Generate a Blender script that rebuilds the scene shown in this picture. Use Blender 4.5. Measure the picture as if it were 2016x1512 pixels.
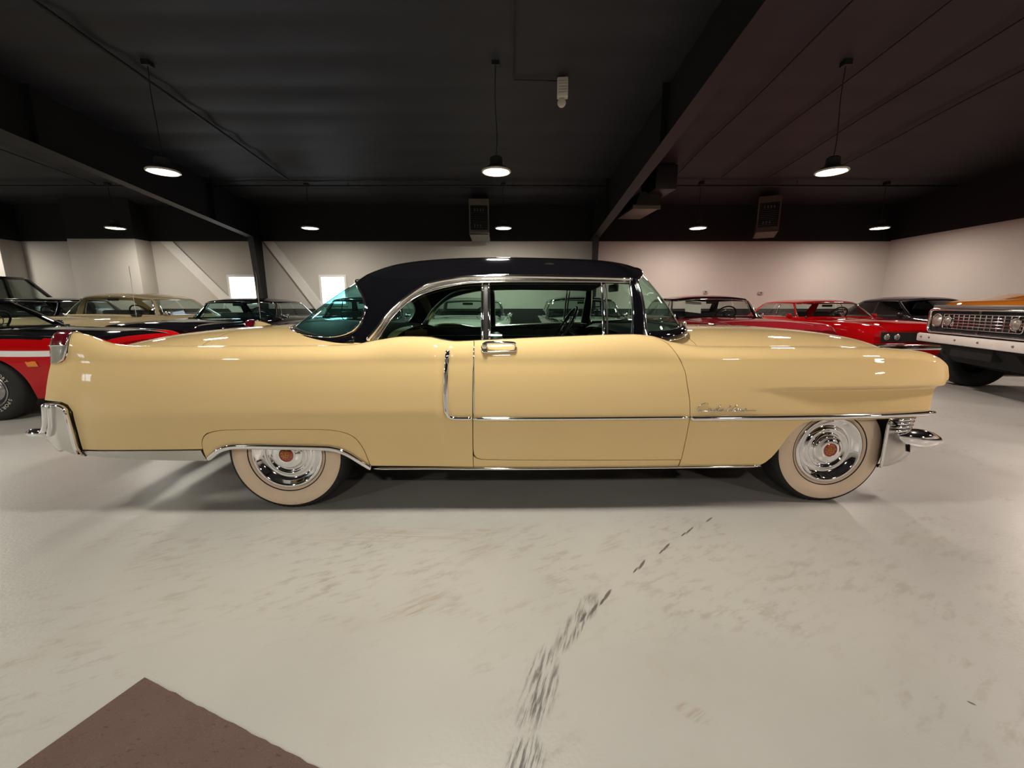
import bpy, bmesh, math, random
import numpy as np
from mathutils import Vector, Matrix, Euler
from mathutils.geometry import delaunay_2d_cdt

random.seed(7)
for _o in list(bpy.data.objects):
    bpy.data.objects.remove(_o, do_unlink=True)
scene = bpy.context.scene
COL = scene.collection

# ------------------------------------------------------------------ camera
CAM_H, CAM_PITCH, CAM_F = 1.21, 0.188, 820.0
cam_data = bpy.data.cameras.new('camera')
cam_data.sensor_fit = 'HORIZONTAL'
cam_data.sensor_width = 36.0
cam_data.lens = CAM_F / 2016.0 * 36.0
cam_data.clip_start = 0.05
cam = bpy.data.objects.new('camera', cam_data)
COL.objects.link(cam)
cam.location = (0.0, 0.0, CAM_H)
cam.rotation_euler = (math.pi / 2 - CAM_PITCH, 0.0, 0.0)
scene.camera = cam

# ------------------------------------------------------------------ daylight outside the windows
world = bpy.data.worlds.new('daylight')
scene.world = world
world.use_nodes = True
_bg = world.node_tree.nodes.get('Background')
_bg.inputs[0].default_value = (0.78, 0.88, 1.0, 1.0)
_bg.inputs[1].default_value = 4.0

# ------------------------------------------------------------------ exposure
vs = scene.view_settings
vs.view_transform = 'Standard'
try:
    vs.look = 'None'
except Exception:
    pass
vs.gamma = 1.0
vs.use_curve_mapping = False
vs.exposure = 1.0
LAMP_WATT = 30.0
LAMP_COLOR = (1.0, 0.93, 0.81)
LAMP_COLOR_R = (1.0, 0.82, 0.72)          # the lamps of the right-hand bay are a warmer make

# light paths: plenty for a showroom, keeps the render quick
cyc = scene.cycles
cyc.max_bounces = 6; cyc.diffuse_bounces = 3; cyc.glossy_bounces = 3
cyc.transmission_bounces = 4; cyc.transparent_max_bounces = 14
cyc.caustics_reflective = False; cyc.caustics_refractive = False

# ================================================================== helpers
def link(o, parent=None):
    COL.objects.link(o)
    if parent is not None:
        o.parent = parent
    return o


def tag(o, label=None, cat=None, group=None, kind=None):
    if label: o['label'] = label
    if cat: o['category'] = cat
    if group: o['group'] = group
    if kind: o['kind'] = kind
    return o


def empty(name, loc=(0, 0, 0), rz=0.0, label=None, cat=None, group=None):
    o = bpy.data.objects.new(name, None)
    o.empty_display_size = 0.2
    COL.objects.link(o)
    o.location = loc
    o.rotation_euler = (0, 0, rz)
    return tag(o, label, cat, group)


def mk(name, verts, faces, mat, parent=None, smooth=True, normals=None, auto=None):
    me = bpy.data.meshes.new(name)
    me.from_pydata([tuple(v) for v in verts], [], [tuple(f) for f in faces])
    me.update()
    if smooth:
        me.polygons.foreach_set('use_smooth', [True] * len(me.polygons))
        if auto is not None:
            try:
                me.set_sharp_from_angle(angle=math.radians(auto))
            except Exception:
                pass
    if normals is not None:
        me.normals_split_custom_set_from_vertices([tuple(n) for n in normals])
    if mat is not None:
        me.materials.append(mat)
    return link(bpy.data.objects.new(name, me), parent)


def share(name, src, parent=None, loc=None, rot=None, scale=None):
    o = src.copy()
    o.name = name
    link(o, parent)
    if loc is not None: o.location = loc
    if rot is not None: o.rotation_euler = rot
    if scale is not None: o.scale = scale
    return o


class MB:
    """collects simple shapes for ONE mesh object"""
    def __init__(self):
        self.v, self.f = [], []

    def add(self, vs_, fs_):
        b = len(self.v)
        self.v += [tuple(v) for v in vs_]
        self.f += [tuple(b + i for i in f) for f in fs_]
        return self

    def box(self, x0, x1, y0, y1, z0, z1):
        return self.add([(x0, y0, z0), (x1, y0, z0), (x1, y1, z0), (x0, y1, z0),
                         (x0, y0, z1), (x1, y0, z1), (x1, y1, z1), (x0, y1, z1)],
                        [(3, 2, 1, 0), (4, 5, 6, 7), (0, 1, 5, 4), (1, 2, 6, 5), (2, 3, 7, 6), (3, 0, 4, 7)])

    def prism(self, poly, axis, a, b):
        """extrude a 2-D polygon along an axis ('x','y','z')"""
        n = len(poly)
        def pt(p, t):
            return {'x': (t, p[0], p[1]), 'y': (p[0], t, p[1]), 'z': (p[0], p[1], t)}[axis]
        vs_ = [pt(p, a) for p in poly] + [pt(p, b) for p in poly]
        fs_ = [tuple(range(n))[::-1], tuple(range(n, 2 * n))]
        for i in range(n):
            j = (i + 1) % n
            fs_.append((i, j, n + j, n + i))
        return self.add(vs_, fs_)

    def tube(self, pts, r, n=8, caps=True):
        v, f = tube_geo(pts, r, n, caps)
        return self.add(v, f)

    def build(self, name, mat, parent=None, smooth=False, bevel=0.0, seg=2, auto=None):
        o = mk(name, self.v, self.f, mat, parent, smooth=smooth)
        fixn(o.data)
        if bevel > 0:
            bm = bmesh.new(); bm.from_mesh(o.data)
            es = [e for e in bm.edges if len(e.link_faces) == 2 and e.calc_face_angle(0) > 0.5]
            bmesh.ops.bevel(bm, geom=es, offset=bevel, segments=seg, affect='EDGES', profile=0.5, clamp_overlap=True)
            bm.to_mesh(o.data); bm.free()
            o.data.polygons.foreach_set('use_smooth', [True] * len(o.data.polygons))
            o.data.set_sharp_from_angle(angle=math.radians(40))
        elif smooth and auto:
            o.data.set_sharp_from_angle(angle=math.radians(auto))
        return o


def fixn(me):
    bm = bmesh.new(); bm.from_mesh(me)
    bmesh.ops.recalc_face_normals(bm, faces=bm.faces)
    bm.to_mesh(me); bm.free()


def tube_geo(pts, r, n=8, caps=True):
    pts = [Vector(p) for p in pts]
    m = len(pts)
    rs = r if isinstance(r, (list, tuple)) else [r] * m
    v, f = [], []
    up = Vector((0, 0, 1))
    prev = None
    for i, p in enumerate(pts):
        t = (pts[min(i + 1, m - 1)] - pts[max(i - 1, 0)])
        t.normalize()
        if prev is None:
            a = up if abs(t.dot(up)) < 0.9 else Vector((0, 1, 0))
            nrm = (a - t * a.dot(t)).normalized()
        else:
            nrm = (prev - t * prev.dot(t)).normalized()
        prev = nrm
        b = t.cross(nrm)
        for k in range(n):
            a = 2 * math.pi * k / n
            v.append(p + (nrm * math.cos(a) + b * math.sin(a)) * rs[i])
    for i in range(m - 1):
        for k in range(n):
            f.append((i * n + k, i * n + (k + 1) % n, (i + 1) * n + (k + 1) % n, (i + 1) * n + k))
    if caps:
        f.append(tuple(range(n))[::-1]); f.append(tuple(range((m - 1) * n, m * n)))
    return v, f


def sweep_geo(pts, nrms, w, t, n=10, closed=False, taper=True):
    """elliptic bar: w = half width in the surface, t = half thickness off the surface"""
    pts = [Vector(p) for p in pts]; nrms = [Vector(q).normalized() for q in nrms]
    m = len(pts)
    ws = w if isinstance(w, (list, tuple)) else [w] * m
    ts = t if isinstance(t, (list, tuple)) else [t] * m
    v, f = [], []
    for i in range(m):
        if closed:
            T = pts[(i + 1) % m] - pts[(i - 1) % m]
        else:
            T = pts[min(i + 1, m - 1)] - pts[max(i - 1, 0)]
        T.normalize()
        N = (nrms[i] - T * nrms[i].dot(T)).normalized()
        B = T.cross(N)
        k0 = 1.0
        if taper and not closed and i in (0, m - 1): k0 = 0.55
        for k in range(n):
            a = 2 * math.pi * k / n
            v.append(pts[i] + B * ws[i] * k0 * math.cos(a) + N * ts[i] * k0 * math.sin(a))
    rng = m if closed else m - 1
    for i in range(rng):
        j = (i + 1) % m
        for k in range(n):
            f.append((i * n + k, j * n + k, j * n + (k + 1) % n, i * n + (k + 1) % n))
    if not closed:
        f.append(tuple(range(n))); f.append(tuple(range((m - 1) * n, m * n))[::-1])
    return v, f


def sweep(name, pts, nrms, w, t, mat, parent, n=10, closed=False):
    v, f = sweep_geo(pts, nrms, w, t, n, closed)
    o = mk(name, v, f, mat, parent)
    fixn(o.data)
    return o


def lathe_geo(prof, n=48, axis='y', mod=None):
    """prof = list of (radius, offset along axis)"""
    v, f = [], []
    for i, (r, a) in enumerate(prof):
        for k in range(n):
            th = 2 * math.pi * k / n
            rr = r if mod is None else mod(i, k, r)
            c, s = rr * math.cos(th), rr * math.sin(th)
            v.append({'y': (c, a, s), 'x': (a, c, s), 'z': (c, s, a)}[axis])
    m = len(prof)
    for i in range(m - 1):
        for k in range(n):
            f.append((i * n + k, i * n + (k + 1) % n, (i + 1) * n + (k + 1) % n, (i + 1) * n + k))
    return v, f


def lathe(name, prof, mat, parent=None, n=48, axis='y', loc=(0, 0, 0), rot=(0, 0, 0), mod=None, auto=35):
    v, f = lathe_geo(prof, n, axis, mod)
    if prof[0][0] > 0.002 and False:
        pass
    o = mk(name, v, f, mat, parent)
    fixn(o.data)
    if auto: o.data.set_sharp_from_angle(angle=math.radians(auto))
    o.location = loc; o.rotation_euler = rot
    return o


def PC(pts):
    """monotone cubic interpolation, clamped at both ends"""
    if not isinstance(pts, (list, tuple)):
        c = float(pts)
        return lambda x: c
    xs = [float(p[0]) for p in pts]; ys = [float(p[1]) for p in pts]
    n = len(xs)
    h = [xs[i + 1] - xs[i] for i in range(n - 1)]
    d = [(ys[i + 1] - ys[i]) / h[i] for i in range(n - 1)]
    m = [0.0] * n
    if n > 1:
        m[0], m[-1] = d[0], d[-1]
    for i in range(1, n - 1):
        if d[i - 1] * d[i] > 0:
            w1, w2 = 2 * h[i] + h[i - 1], h[i] + 2 * h[i - 1]
            m[i] = (w1 + w2) / (w1 / d[i - 1] + w2 / d[i])
    def f(x):
        if x <= xs[0]: return ys[0]
        if x >= xs[-1]: return ys[-1]
        lo, hi = 0, n - 1
        while hi - lo > 1:
            k = (lo + hi) // 2
            if xs[k] <= x: lo = k
            else: hi = k
        t = (x - xs[lo]) / h[lo]
        a, b = ys[lo], ys[hi]
        return ((1 + 2 * t) * (1 - t) ** 2 * a + t * (1 - t) ** 2 * h[lo] * m[lo]
                + t * t * (3 - 2 * t) * b + t * t * (t - 1) * h[lo] * m[hi])
    return f


def sm(a, b, x):
    t = max(0.0, min(1.0, (x - a) / (b - a)))
    return t * t * (3 - 2 * t)


def resample(pts, step, closed=False):
    pts = [tuple(p) for p in pts]
    if closed: pts = pts + [pts[0]]
    out = []
    for a, b in zip(pts[:-1], pts[1:]):
        L = math.dist(a, b)
        k = max(1, int(math.ceil(L / step)))
        for i in range(k):
            t = i / k
            out.append(tuple(p + (q - p) * t for p, q in zip(a, b)))
    if not closed: out.append(pts[-1])
    return out


def smooth_path(pts, n=8):
    """Catmull-Rom through points of any dimension"""
    out = []
    m = len(pts)
    for i in range(m - 1):
        p0, p1, p2, p3 = pts[max(i - 1, 0)], pts[i], pts[i + 1], pts[min(i + 2, m - 1)]
        for k in range(n):
            t = k / n
            out.append(tuple(0.5 * (2 * b + (c - a) * t + (2 * a - 5 * b + 4 * c - d) * t * t + (3 * b - a - 3 * c + d) * t ** 3)
                             for a, b, c, d in zip(p0, p1, p2, p3)))
    out.append(tuple(pts[-1]))
    return out


def in_poly(p, poly):
    x, y = p; c = False
    j = len(poly) - 1
    for i in range(len(poly)):
        xi, yi = poly[i]; xj, yj = poly[j]
        if (yi > y) != (yj > y) and x < (xj - xi) * (y - yi) / (yj - yi) + xi:
            c = not c
        j = i
    return c


def cdt(outline, step):
    """triangulate a closed 2-D outline with a regular net of inner points -> (pts2d, tris, boundary index loop)"""
    ol = resample(outline, step, closed=True)
    nb = len(ol)
    pts = [Vector(p) for p in ol]
    xs = [p[0] for p in ol]; ys = [p[1] for p in ol]
    b = np.array(ol)
    x = min(xs) + step * 0.5
    while x < max(xs):
        y = min(ys) + step * 0.5
        while y < max(ys):
            if in_poly((x, y), ol) and float(np.min((b[:, 0] - x) ** 2 + (b[:, 1] - y) ** 2)) > (0.45 * step) ** 2:
                pts.append(Vector((x, y)))
            y += step
        x += step
    edges = [(i, (i + 1) % nb) for i in range(nb)]
    r = delaunay_2d_cdt(pts, edges, [], 0, 1e-6)
    ov, oe, of = r[0], r[1], r[2]
    tris = []
    for f in of:
        c = sum((ov[i] for i in f), Vector((0, 0))) / len(f)
        if in_poly((c.x, c.y), ol):
            a = (ov[f[1]] - ov[f[0]]).cross(ov[f[2]] - ov[f[0]])
            tris.append(tuple(f) if a > 0 else tuple(f)[::-1])
    return [(p.x, p.y) for p in ov], tris, nb


def surf_panel(name, outline, fn, mat, parent, step=0.03, depth=0.012, flip=False, scale=(1.0, 1.0), off=0.0):
    """panel cut from a parametric surface fn(a,b)->(pos, normal), with a turned-in edge of the given depth"""
    sc = [(a * scale[0], b * scale[1]) for a, b in outline]
    p2, tris, nb = cdt(sc, step)
    V, N = [], []
    for a, b in p2:
        p, n = fn(a / scale[0], b / scale[1])
        p = Vector(p); n = Vector(n).normalized()
        V.append(p + n * off); N.append(n)
    # orientation test
    if tris:
        a, b, c = [V[i] for i in tris[len(tris) // 2]]
        nn = (b - a).cross(c - a)
        if nn.dot(N[tris[len(tris) // 2][0]]) < 0:
            tris = [t[::-1] for t in tris]
    F_ = list(tris)
    if depth > 0:
        base = len(V)
        cen = [(V[i], N[i]) for i in range(nb)]
        for i in range(nb):
            t = (V[(i + 1) % nb] - V[i - 1]).normalized()
            side = t.cross(N[i]).normalized()
            V.append(V[i].copy()); N.append(side)
            V.append(V[i] - N[i] * depth); N.append(side)
        # decide the outward sense of the edge
        c = sum((V[i] for i in range(nb)), Vector()) / nb
        sgn = 1.0
        s_ = sum((N[base + 2 * i].dot(V[i] - c) for i in range(nb)))
        if s_ < 0:
            sgn = -1.0
            for i in range(nb):
                N[base + 2 * i] = -N[base + 2 * i]; N[base + 2 * i + 1] = -N[base + 2 * i + 1]
        for i in range(nb):
            j = (i + 1) % nb
            q = (base + 2 * i, base + 2 * i + 1, base + 2 * j + 1, base + 2 * j)
            a, b, c2 = V[q[0]], V[q[1]], V[q[2]]
            if (b - a).cross(c2 - a).dot(N[q[0]]) < 0: q = q[::-1]
            F_.append(q)
    return mk(name, V, F_, mat, parent, normals=N)


def patch(name, fn, us, vs_, mat, parent, closed_u=False, both=None):
    """grid patch of a surface fn(u,v)->pos"""
    v, f = [], []
    nu, nv = len(us), len(vs_)
    for u in us:
        for w in vs_:
            v.append(fn(u, w))
    for i in range(nu if closed_u else nu - 1):
        for j in range(nv - 1):
            a, b = i * nv + j, ((i + 1) % nu) * nv + j
            f.append((a, b, b + 1, a + 1))
    return mk(name, v, f, mat, parent)


def lin(a, b, n):
    return [a + (b - a) * i / (n - 1) for i in range(n)]


# ------------------------------------------------------------------ materials
MATS = {}


def principled(name, color, rough=0.5, metal=0.0, coat=0.0, coat_rough=0.03, var=0.04, var_scale=6.0,
               bump=0.0, bump_scale=40.0, emission=None, estr=0.0, spec=0.5, ior=1.5, color2=None):
    if name in MATS: return MATS[name]
    m = bpy.data.materials.new(name); m.use_nodes = True
    nt = m.node_tree; N = nt.nodes; L = nt.links
    b = N['Principled BSDF']
    b.inputs['Roughness'].default_value = rough
    b.inputs['Metallic'].default_value = metal
    b.inputs['IOR'].default_value = ior
    b.inputs['Specular IOR Level'].default_value = spec
    b.inputs['Coat Weight'].default_value = coat
    b.inputs['Coat Roughness'].default_value = coat_rough
    tc = N.new('ShaderNodeTexCoord')
    nz = N.new('ShaderNodeTexNoise'); nz.inputs['Scale'].default_value = var_scale; nz.inputs['Detail'].default_value = 4
    L.new(tc.outputs['Object'], nz.inputs['Vector'])
    mx = N.new('ShaderNodeMix'); mx.data_type = 'RGBA'
    c2 = color2 or tuple(max(0, c * (1 - 2 * var)) for c in color)
    mx.inputs['A'].default_value = (*color, 1); mx.inputs['B'].default_value = (*c2, 1)
    L.new(nz.outputs['Fac'], mx.inputs['Factor'])
    L.new(mx.outputs['Result'], b.inputs['Base Color'])
    if bump > 0:
        n2 = N.new('ShaderNodeTexNoise'); n2.inputs['Scale'].default_value = bump_scale; n2.inputs['Detail'].default_value = 6
        L.new(tc.outputs['Object'], n2.inputs['Vector'])
        bp = N.new('ShaderNodeBump'); bp.inputs['Strength'].default_value = bump; bp.inputs['Distance'].default_value = 0.01
        L.new(n2.outputs['Fac'], bp.inputs['Height']); L.new(bp.outputs['Normal'], b.inputs['Normal'])
    if emission:
        b.inputs['Emission Color'].default_value = (*emission, 1)
        b.inputs['Emission Strength'].default_value = estr
    MATS[name] = m
    return m


def thin_glass(name, tint, gloss=0.06, rough=0.0):
    if name in MATS: return MATS[name]
    m = bpy.data.materials.new(name); m.use_nodes = True
    nt = m.node_tree; N = nt.nodes; L = nt.links
    N.remove(N['Principled BSDF'])
    out = N['Material Output']
    tr = N.new('ShaderNodeBsdfTransparent'); gl = N.new('ShaderNodeBsdfGlossy')
    gl.inputs['Roughness'].default_value = rough
    tc = N.new('ShaderNodeTexCoord'); nz = N.new('ShaderNodeTexNoise'); nz.inputs['Scale'].default_value = 3.0
    L.new(tc.outputs['Object'], nz.inputs['Vector'])
    mc = N.new('ShaderNodeMix'); mc.data_type = 'RGBA'
    mc.inputs['A'].default_value = (*tint, 1); mc.inputs['B'].default_value = (*[c * 0.97 for c in tint], 1)
    L.new(nz.outputs['Fac'], mc.inputs['Factor']); L.new(mc.outputs['Result'], tr.inputs['Color'])
    lw = N.new('ShaderNodeLayerWeight'); lw.inputs['Blend'].default_value = 0.5
    pw = N.new('ShaderNodeMath'); pw.operation = 'POWER'; pw.inputs[1].default_value = 5.0
    L.new(lw.outputs['Facing'], pw.inputs[0])
    ad = N.new('ShaderNodeMath'); ad.operation = 'MULTIPLY_ADD'; ad.inputs[1].default_value = 0.85; ad.inputs[2].default_value = gloss
    ad.use_clamp = True
    L.new(pw.outputs[0], ad.inputs[0])
    mx = N.new('ShaderNodeMixShader')
    L.new(ad.outputs[0], mx.inputs['Fac']); L.new(tr.outputs[0], mx.inputs[1]); L.new(gl.outputs[0], mx.inputs[2])
    L.new(mx.outputs[0], out.inputs['Surface'])
    MATS[name] = m
    return m


CHROME = principled('chrome', (0.86, 0.86, 0.87), rough=0.06, metal=1.0, var=0.01)
CHROME_SOFT = principled('brushed_chrome', (0.62, 0.61, 0.58), rough=0.22, metal=1.0, var=0.05)
CREAM = principled('cream_yellow_paint', (0.86, 0.64, 0.315), rough=0.5, coat=1.0, coat_rough=0.015, var=0.012, var_scale=2.0, spec=0.0)
BLACK_PAINT = principled('black_gloss_paint', (0.004, 0.004, 0.006), rough=0.07, coat=0.3, coat_rough=0.02, var=0.02)
RUBBER = principled('black_rubber', (0.012, 0.012, 0.012), rough=0.75, var=0.2, var_scale=30, bump=0.2, bump_scale=120)
GASKET = principled('window_rubber', (0.008, 0.008, 0.008), rough=0.45, var=0.1)
DARK = principled('dark_void', (0.006, 0.006, 0.006), rough=0.9, var=0.1)
SEAT = principled('black_seat_vinyl', (0.02, 0.022, 0.024), rough=0.5, var=0.15, bump=0.15, bump_scale=60)
GLASS_GREEN = thin_glass('green_tint_glass', (0.74, 0.94, 0.85))
GLASS_TEAL = thin_glass('teal_tint_rear_glass', (0.50, 0.82, 0.80))
GLASS_CLEAR = thin_glass('clear_car_glass', (0.80, 0.86, 0.83))
GLASS_DARK = thin_glass('dark_car_glass', (0.10, 0.105, 0.11))
LENS = principled('lamp_lens_glass', (0.52, 0.50, 0.45), rough=0.25, metal=0.6, coat=1.0, var=0.25, var_scale=35)
GOLD = principled('gold_emblem', (0.8, 0.42, 0.1), rough=0.3, metal=0.8, var=0.1)
# ================================================================== the room
WALL_Y, XR, XL, YF = 12.1, 10.5, -16.0, -6.5
LINE_Z, WAIN_Z, EAVE = 2.94, 1.10, 3.90
SLOPE = 0.0764
BAYS = (-6.95, 2.24)                    # the two steel frames in view


def ceil_z(y):
    return EAVE + SLOPE * (WALL_Y - y)


class NT:
    """tiny node-math helper"""
    def __init__(self, m):
        self.nt = m.node_tree; self.N = self.nt.nodes; self.L = self.nt.links

    def m(self, op, a, b=None, c=None, clamp=False):
        n = self.N.new('ShaderNodeMath'); n.operation = op; n.use_clamp = clamp
        for i, x in enumerate((a, b, c)):
            if x is None: continue
            if isinstance(x, (int, float)): n.inputs[i].default_value = x
            else: self.L.new(x, n.inputs[i])
        return n.outputs[0]

    def ss(self, lo, hi, x):
        n = self.N.new('ShaderNodeMapRange'); n.interpolation_type = 'SMOOTHSTEP'
        n.inputs['From Min'].default_value = lo; n.inputs['From Max'].default_value = hi
        self.L.new(x, n.inputs['Value'])
        return n.outputs['Result']

    def noise(self, vec, scale, detail=4, rough=0.5):
        n = self.N.new('ShaderNodeTexNoise'); n.inputs['Scale'].default_value = scale
        n.inputs['Detail'].default_value = detail; n.inputs['Roughness'].default_value = rough
        if vec is not None: self.L.new(vec, n.inputs['Vector'])
        return n.outputs['Fac']

    def xyz(self, x, y, z=0.0):
        n = self.N.new('ShaderNodeCombineXYZ')
        for i, v in enumerate((x, y, z)):
            if isinstance(v, (int, float)): n.inputs[i].default_value = v
            else: self.L.new(v, n.inputs[i])
        return n.outputs[0]

    def mix(self, fac, a, b):
        n = self.N.new('ShaderNodeMix'); n.data_type = 'RGBA'
        if isinstance(fac, (int, float)): n.inputs['Factor'].default_value = fac
        else: self.L.new(fac, n.inputs['Factor'])
        for k, v in (('A', a), ('B', b)):
            if isinstance(v, tuple): n.inputs[k].default_value = (*v, 1)
            else: self.L.new(v, n.inputs[k])
        return n.outputs['Result']


def floor_material(full):
    m = bpy.data.materials.new('grey_epoxy_floor_worn' if full else 'grey_epoxy_floor'); m.use_nodes = True
    h = NT(m); N, L = h.N, h.L
    b = N['Principled BSDF']
    tc = N.new('ShaderNodeTexCoord'); P = tc.outputs['Object']
    sp = N.new('ShaderNodeSeparateXYZ'); L.new(P, sp.inputs[0])
    X, Y = sp.outputs['X'], sp.outputs['Y']
    base = h.mix(h.ss(0.35, 0.7, h.noise(P, 0.9, 5)), (0.485, 0.485, 0.455), (0.425, 0.425, 0.40))
    base = h.mix(h.m('MULTIPLY', h.ss(0.55, 0.72, h.noise(P, 2.6, 6, 0.6)), 0.22), base, (0.40, 0.34, 0.26))
    fine = h.noise(P, 55, 3)
    base = h.mix(h.m('MULTIPLY', h.ss(0.62, 0.75, fine), 0.10), base, (0.35, 0.33, 0.30))
    # tyre scuffs and dirt smears: (x, y, angle, half length, half width, strength, streak scale, dark colour)
    RUB = (0.10, 0.095, 0.09); BRN = (0.33, 0.25, 0.17)
    marks = [
        (0.10, 1.16, 1.33, 0.17, 0.065, 0.80, 50, RUB), (0.23, 1.38, 1.05, 0.14, 0.05, 0.75, 50, RUB),
        (0.035, 0.90, 1.40, 0.10, 0.055, 0.95, 50, RUB), (0.05, 1.06, 1.36, 0.08, 0.05, 0.55, 50, RUB),
        (0.31, 1.50, 0.92, 0.10, 0.05, 0.60, 45, RUB),
        (0.405, 1.57, 0.98, 0.05, 0.0085, .95, 10, RUB), (0.375, 1.53, 1.0, 0.03, 0.006, 1.0, 10, RUB),
        (0.615, 1.78, 0.95, 0.055, 0.0075, .95, 10, RUB), (0.575, 1.74, 0.9, 0.035, 0.005, 1.0, 10, RUB),
        (0.785, 1.925, 0.85, 0.055, 0.007, .95, 10, RUB), (0.745, 1.885, 0.85, 0.03, 0.005, 1.0, 10, RUB),
        (0.97, 2.085, 0.80, 0.06, 0.006, .95, 10, RUB), (0.92, 2.045, 0.78, 0.035, 0.005, 1.0, 10, RUB),
        (1.13, 2.20, 0.72, 0.05, 0.006, 0.9, 10, RUB), (0.33, 1.485, 0.95, 0.05, 0.008, .9, 10, RUB),
        (0.28, 1.44, 1.0, 0.04, 0.007, .9, 10, RUB), (1.42, 1.08, -0.8, 0.012, 0.005, 1.0, 10, RUB),
        (-0.40, 1.50, 0.62, 0.16, 0.05, 0.55, 28, BRN), (-0.15, 1.90, 0.5, 0.14, 0.07, 0.45, 25, BRN),
        (-0.62, 2.04, 0.03, 0.60, 0.09, 0.35, 40, BRN),
        (0.55, 1.05, -0.5, 0.07, 0.03, 0.55, 20, BRN), 
        (-0.10, 2.1, 0.12, 0.12, 0.02, 0.45, 30, BRN),
        (0.50, 1.93, 0.75, 0.12, 0.05, 0.35, 40, BRN),
        (-0.74, 1.93, 0.4, 0.05, 0.02, 0.55, 25, RUB),
    ]
    wig = h.noise(P, 6.0, 2)
    def streak(ang, a_, c_):
        ca, sa = math.cos(ang), math.sin(ang)
        al = h.m('ADD', h.m('MULTIPLY', X, ca), h.m('MULTIPLY', Y, sa))
        ac = h.m('ADD', h.m('MULTIPLY', X, -sa), h.m('MULTIPLY', Y, ca))
        return h.noise(h.xyz(h.m('MULTIPLY', al, a_), h.m('MULTIPLY', ac, c_)), 1.0, 3, 0.65)
    if full: sA, sB, sC = streak(1.25, 9.0, 105.0), streak(.55, 6.0, 60.0), streak(0.0, 4.0, 70.0)
    sD = streak(.5, 9.0, 24.0)
    scuff = h.m('MULTIPLY', h.ss(.50, .70, sD), h.ss(.48, .66, h.noise(P, 1.5, 5, .6)))
    base = h.mix(h.m('MULTIPLY', scuff, .34), base, (.25, .20, .15))
    if not full: marks = []
    near = h.m('SUBTRACT', 1.0, h.ss(.25, .55, h.m('ABSOLUTE', h.m('SUBTRACT', Y, 1.75))))
    near = h.m('MULTIPLY', near, h.m('SUBTRACT', 1.0, h.ss(1.8, 2.9, h.m('ABSOLUTE', X))))
    if full: scuff = h.m('MULTIPLY', h.m('MULTIPLY', h.ss(.46, .66, sD), h.ss(.40, .60, h.noise(P, 3.3, 4, .6))), near)
    if full: base = h.mix(h.m('MULTIPLY', scuff, .30), base, (.24, .19, .145))
    for (mx, my, ang, hl, hw, st, sc, colr) in marks:
        ca, sa = math.cos(ang), math.sin(ang)
        dx = h.m('SUBTRACT', X, mx); dy = h.m('SUBTRACT', Y, my)
        al = h.m('ADD', h.m('MULTIPLY', dx, ca / hl), h.m('MULTIPLY', dy, sa / hl))
        ac = h.m('ADD', h.m('MULTIPLY', dx, -sa / hw), h.m('MULTIPLY', dy, ca / hw))
        ac = h.m('ADD', ac, h.m('MULTIPLY', h.m('SUBTRACT', wig, 0.5), 0.9))
        d2 = h.m('ADD', h.m('MULTIPLY', al, al), h.m('MULTIPLY', ac, ac))
        thin = hw < 0.015
        st_n = sA if colr is RUB else (sC if abs(ang) < .2 else sB)
        msk = h.m('MULTIPLY', h.m('SUBTRACT', 1.0, h.ss(0.25, 1.1, d2)), h.ss(0.20 if thin else 0.42, 0.45 if thin else 0.64, st_n))
        base = h.mix(h.m('MULTIPLY', msk, st), base, colr)
    L.new(base, b.inputs['Base Color'])
    rg = h.m('ADD', 0.285, h.m('MULTIPLY', h.noise(P, 3.0, 4), 0.09))
    L.new(rg, b.inputs['Roughness'])
    b.inputs['Specular IOR Level'].default_value = 0.5
    bp = N.new('ShaderNodeBump'); bp.inputs['Strength'].default_value = 0.22; bp.inputs['Distance'].default_value = 0.004
    L.new(h.noise(P, 70, 4), bp.inputs['Height']); L.new(bp.outputs['Normal'], b.inputs['Normal'])
    return m


M_WALL = principled('painted_wall', (0.57, 0.535, 0.49), rough=0.8, var=0.05, var_scale=0.8, bump=0.35, bump_scale=45)
M_BLACKWALL = principled('black_wall_paint', (0.008, 0.008, 0.010), rough=0.75, var=0.2, var_scale=2, bump=0.2, bump_scale=30)
M_WAIN = principled('dark_wainscot', (0.018, 0.018, 0.020), rough=0.6, var=0.2, var_scale=3)
M_CEIL = principled('black_insulation_facing', (0.030, 0.030, 0.040), rough=0.6, var=0.25, var_scale=1.2, bump=0.25, bump_scale=9)
M_STEEL = principled('black_painted_steel', (0.013, 0.013, 0.015), rough=0.5, var=0.25, var_scale=4)
M_WHITE = principled('white_painted_metal', (0.80, 0.78, 0.74), rough=0.5, var=0.05)

_fx = [XL - .2, -3.2, 3.2, XR + .2]; _fy = [YF - .2, .55, 2.5, WALL_Y + .2]
floor = mk('floor', [(x, y, 0) for y in _fy for x in _fx], [(j * 4 + i, j * 4 + i + 1, j * 4 + i + 5, j * 4 + i + 4) for j in range(3) for i in range(3)],
           floor_material(False), smooth=False)
floor.data.materials.append(floor_material(True))
floor.data.polygons[4].material_index = 1
tag(floor, 'pale grey painted concrete floor with tyre scuffs', kind='structure')

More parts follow.
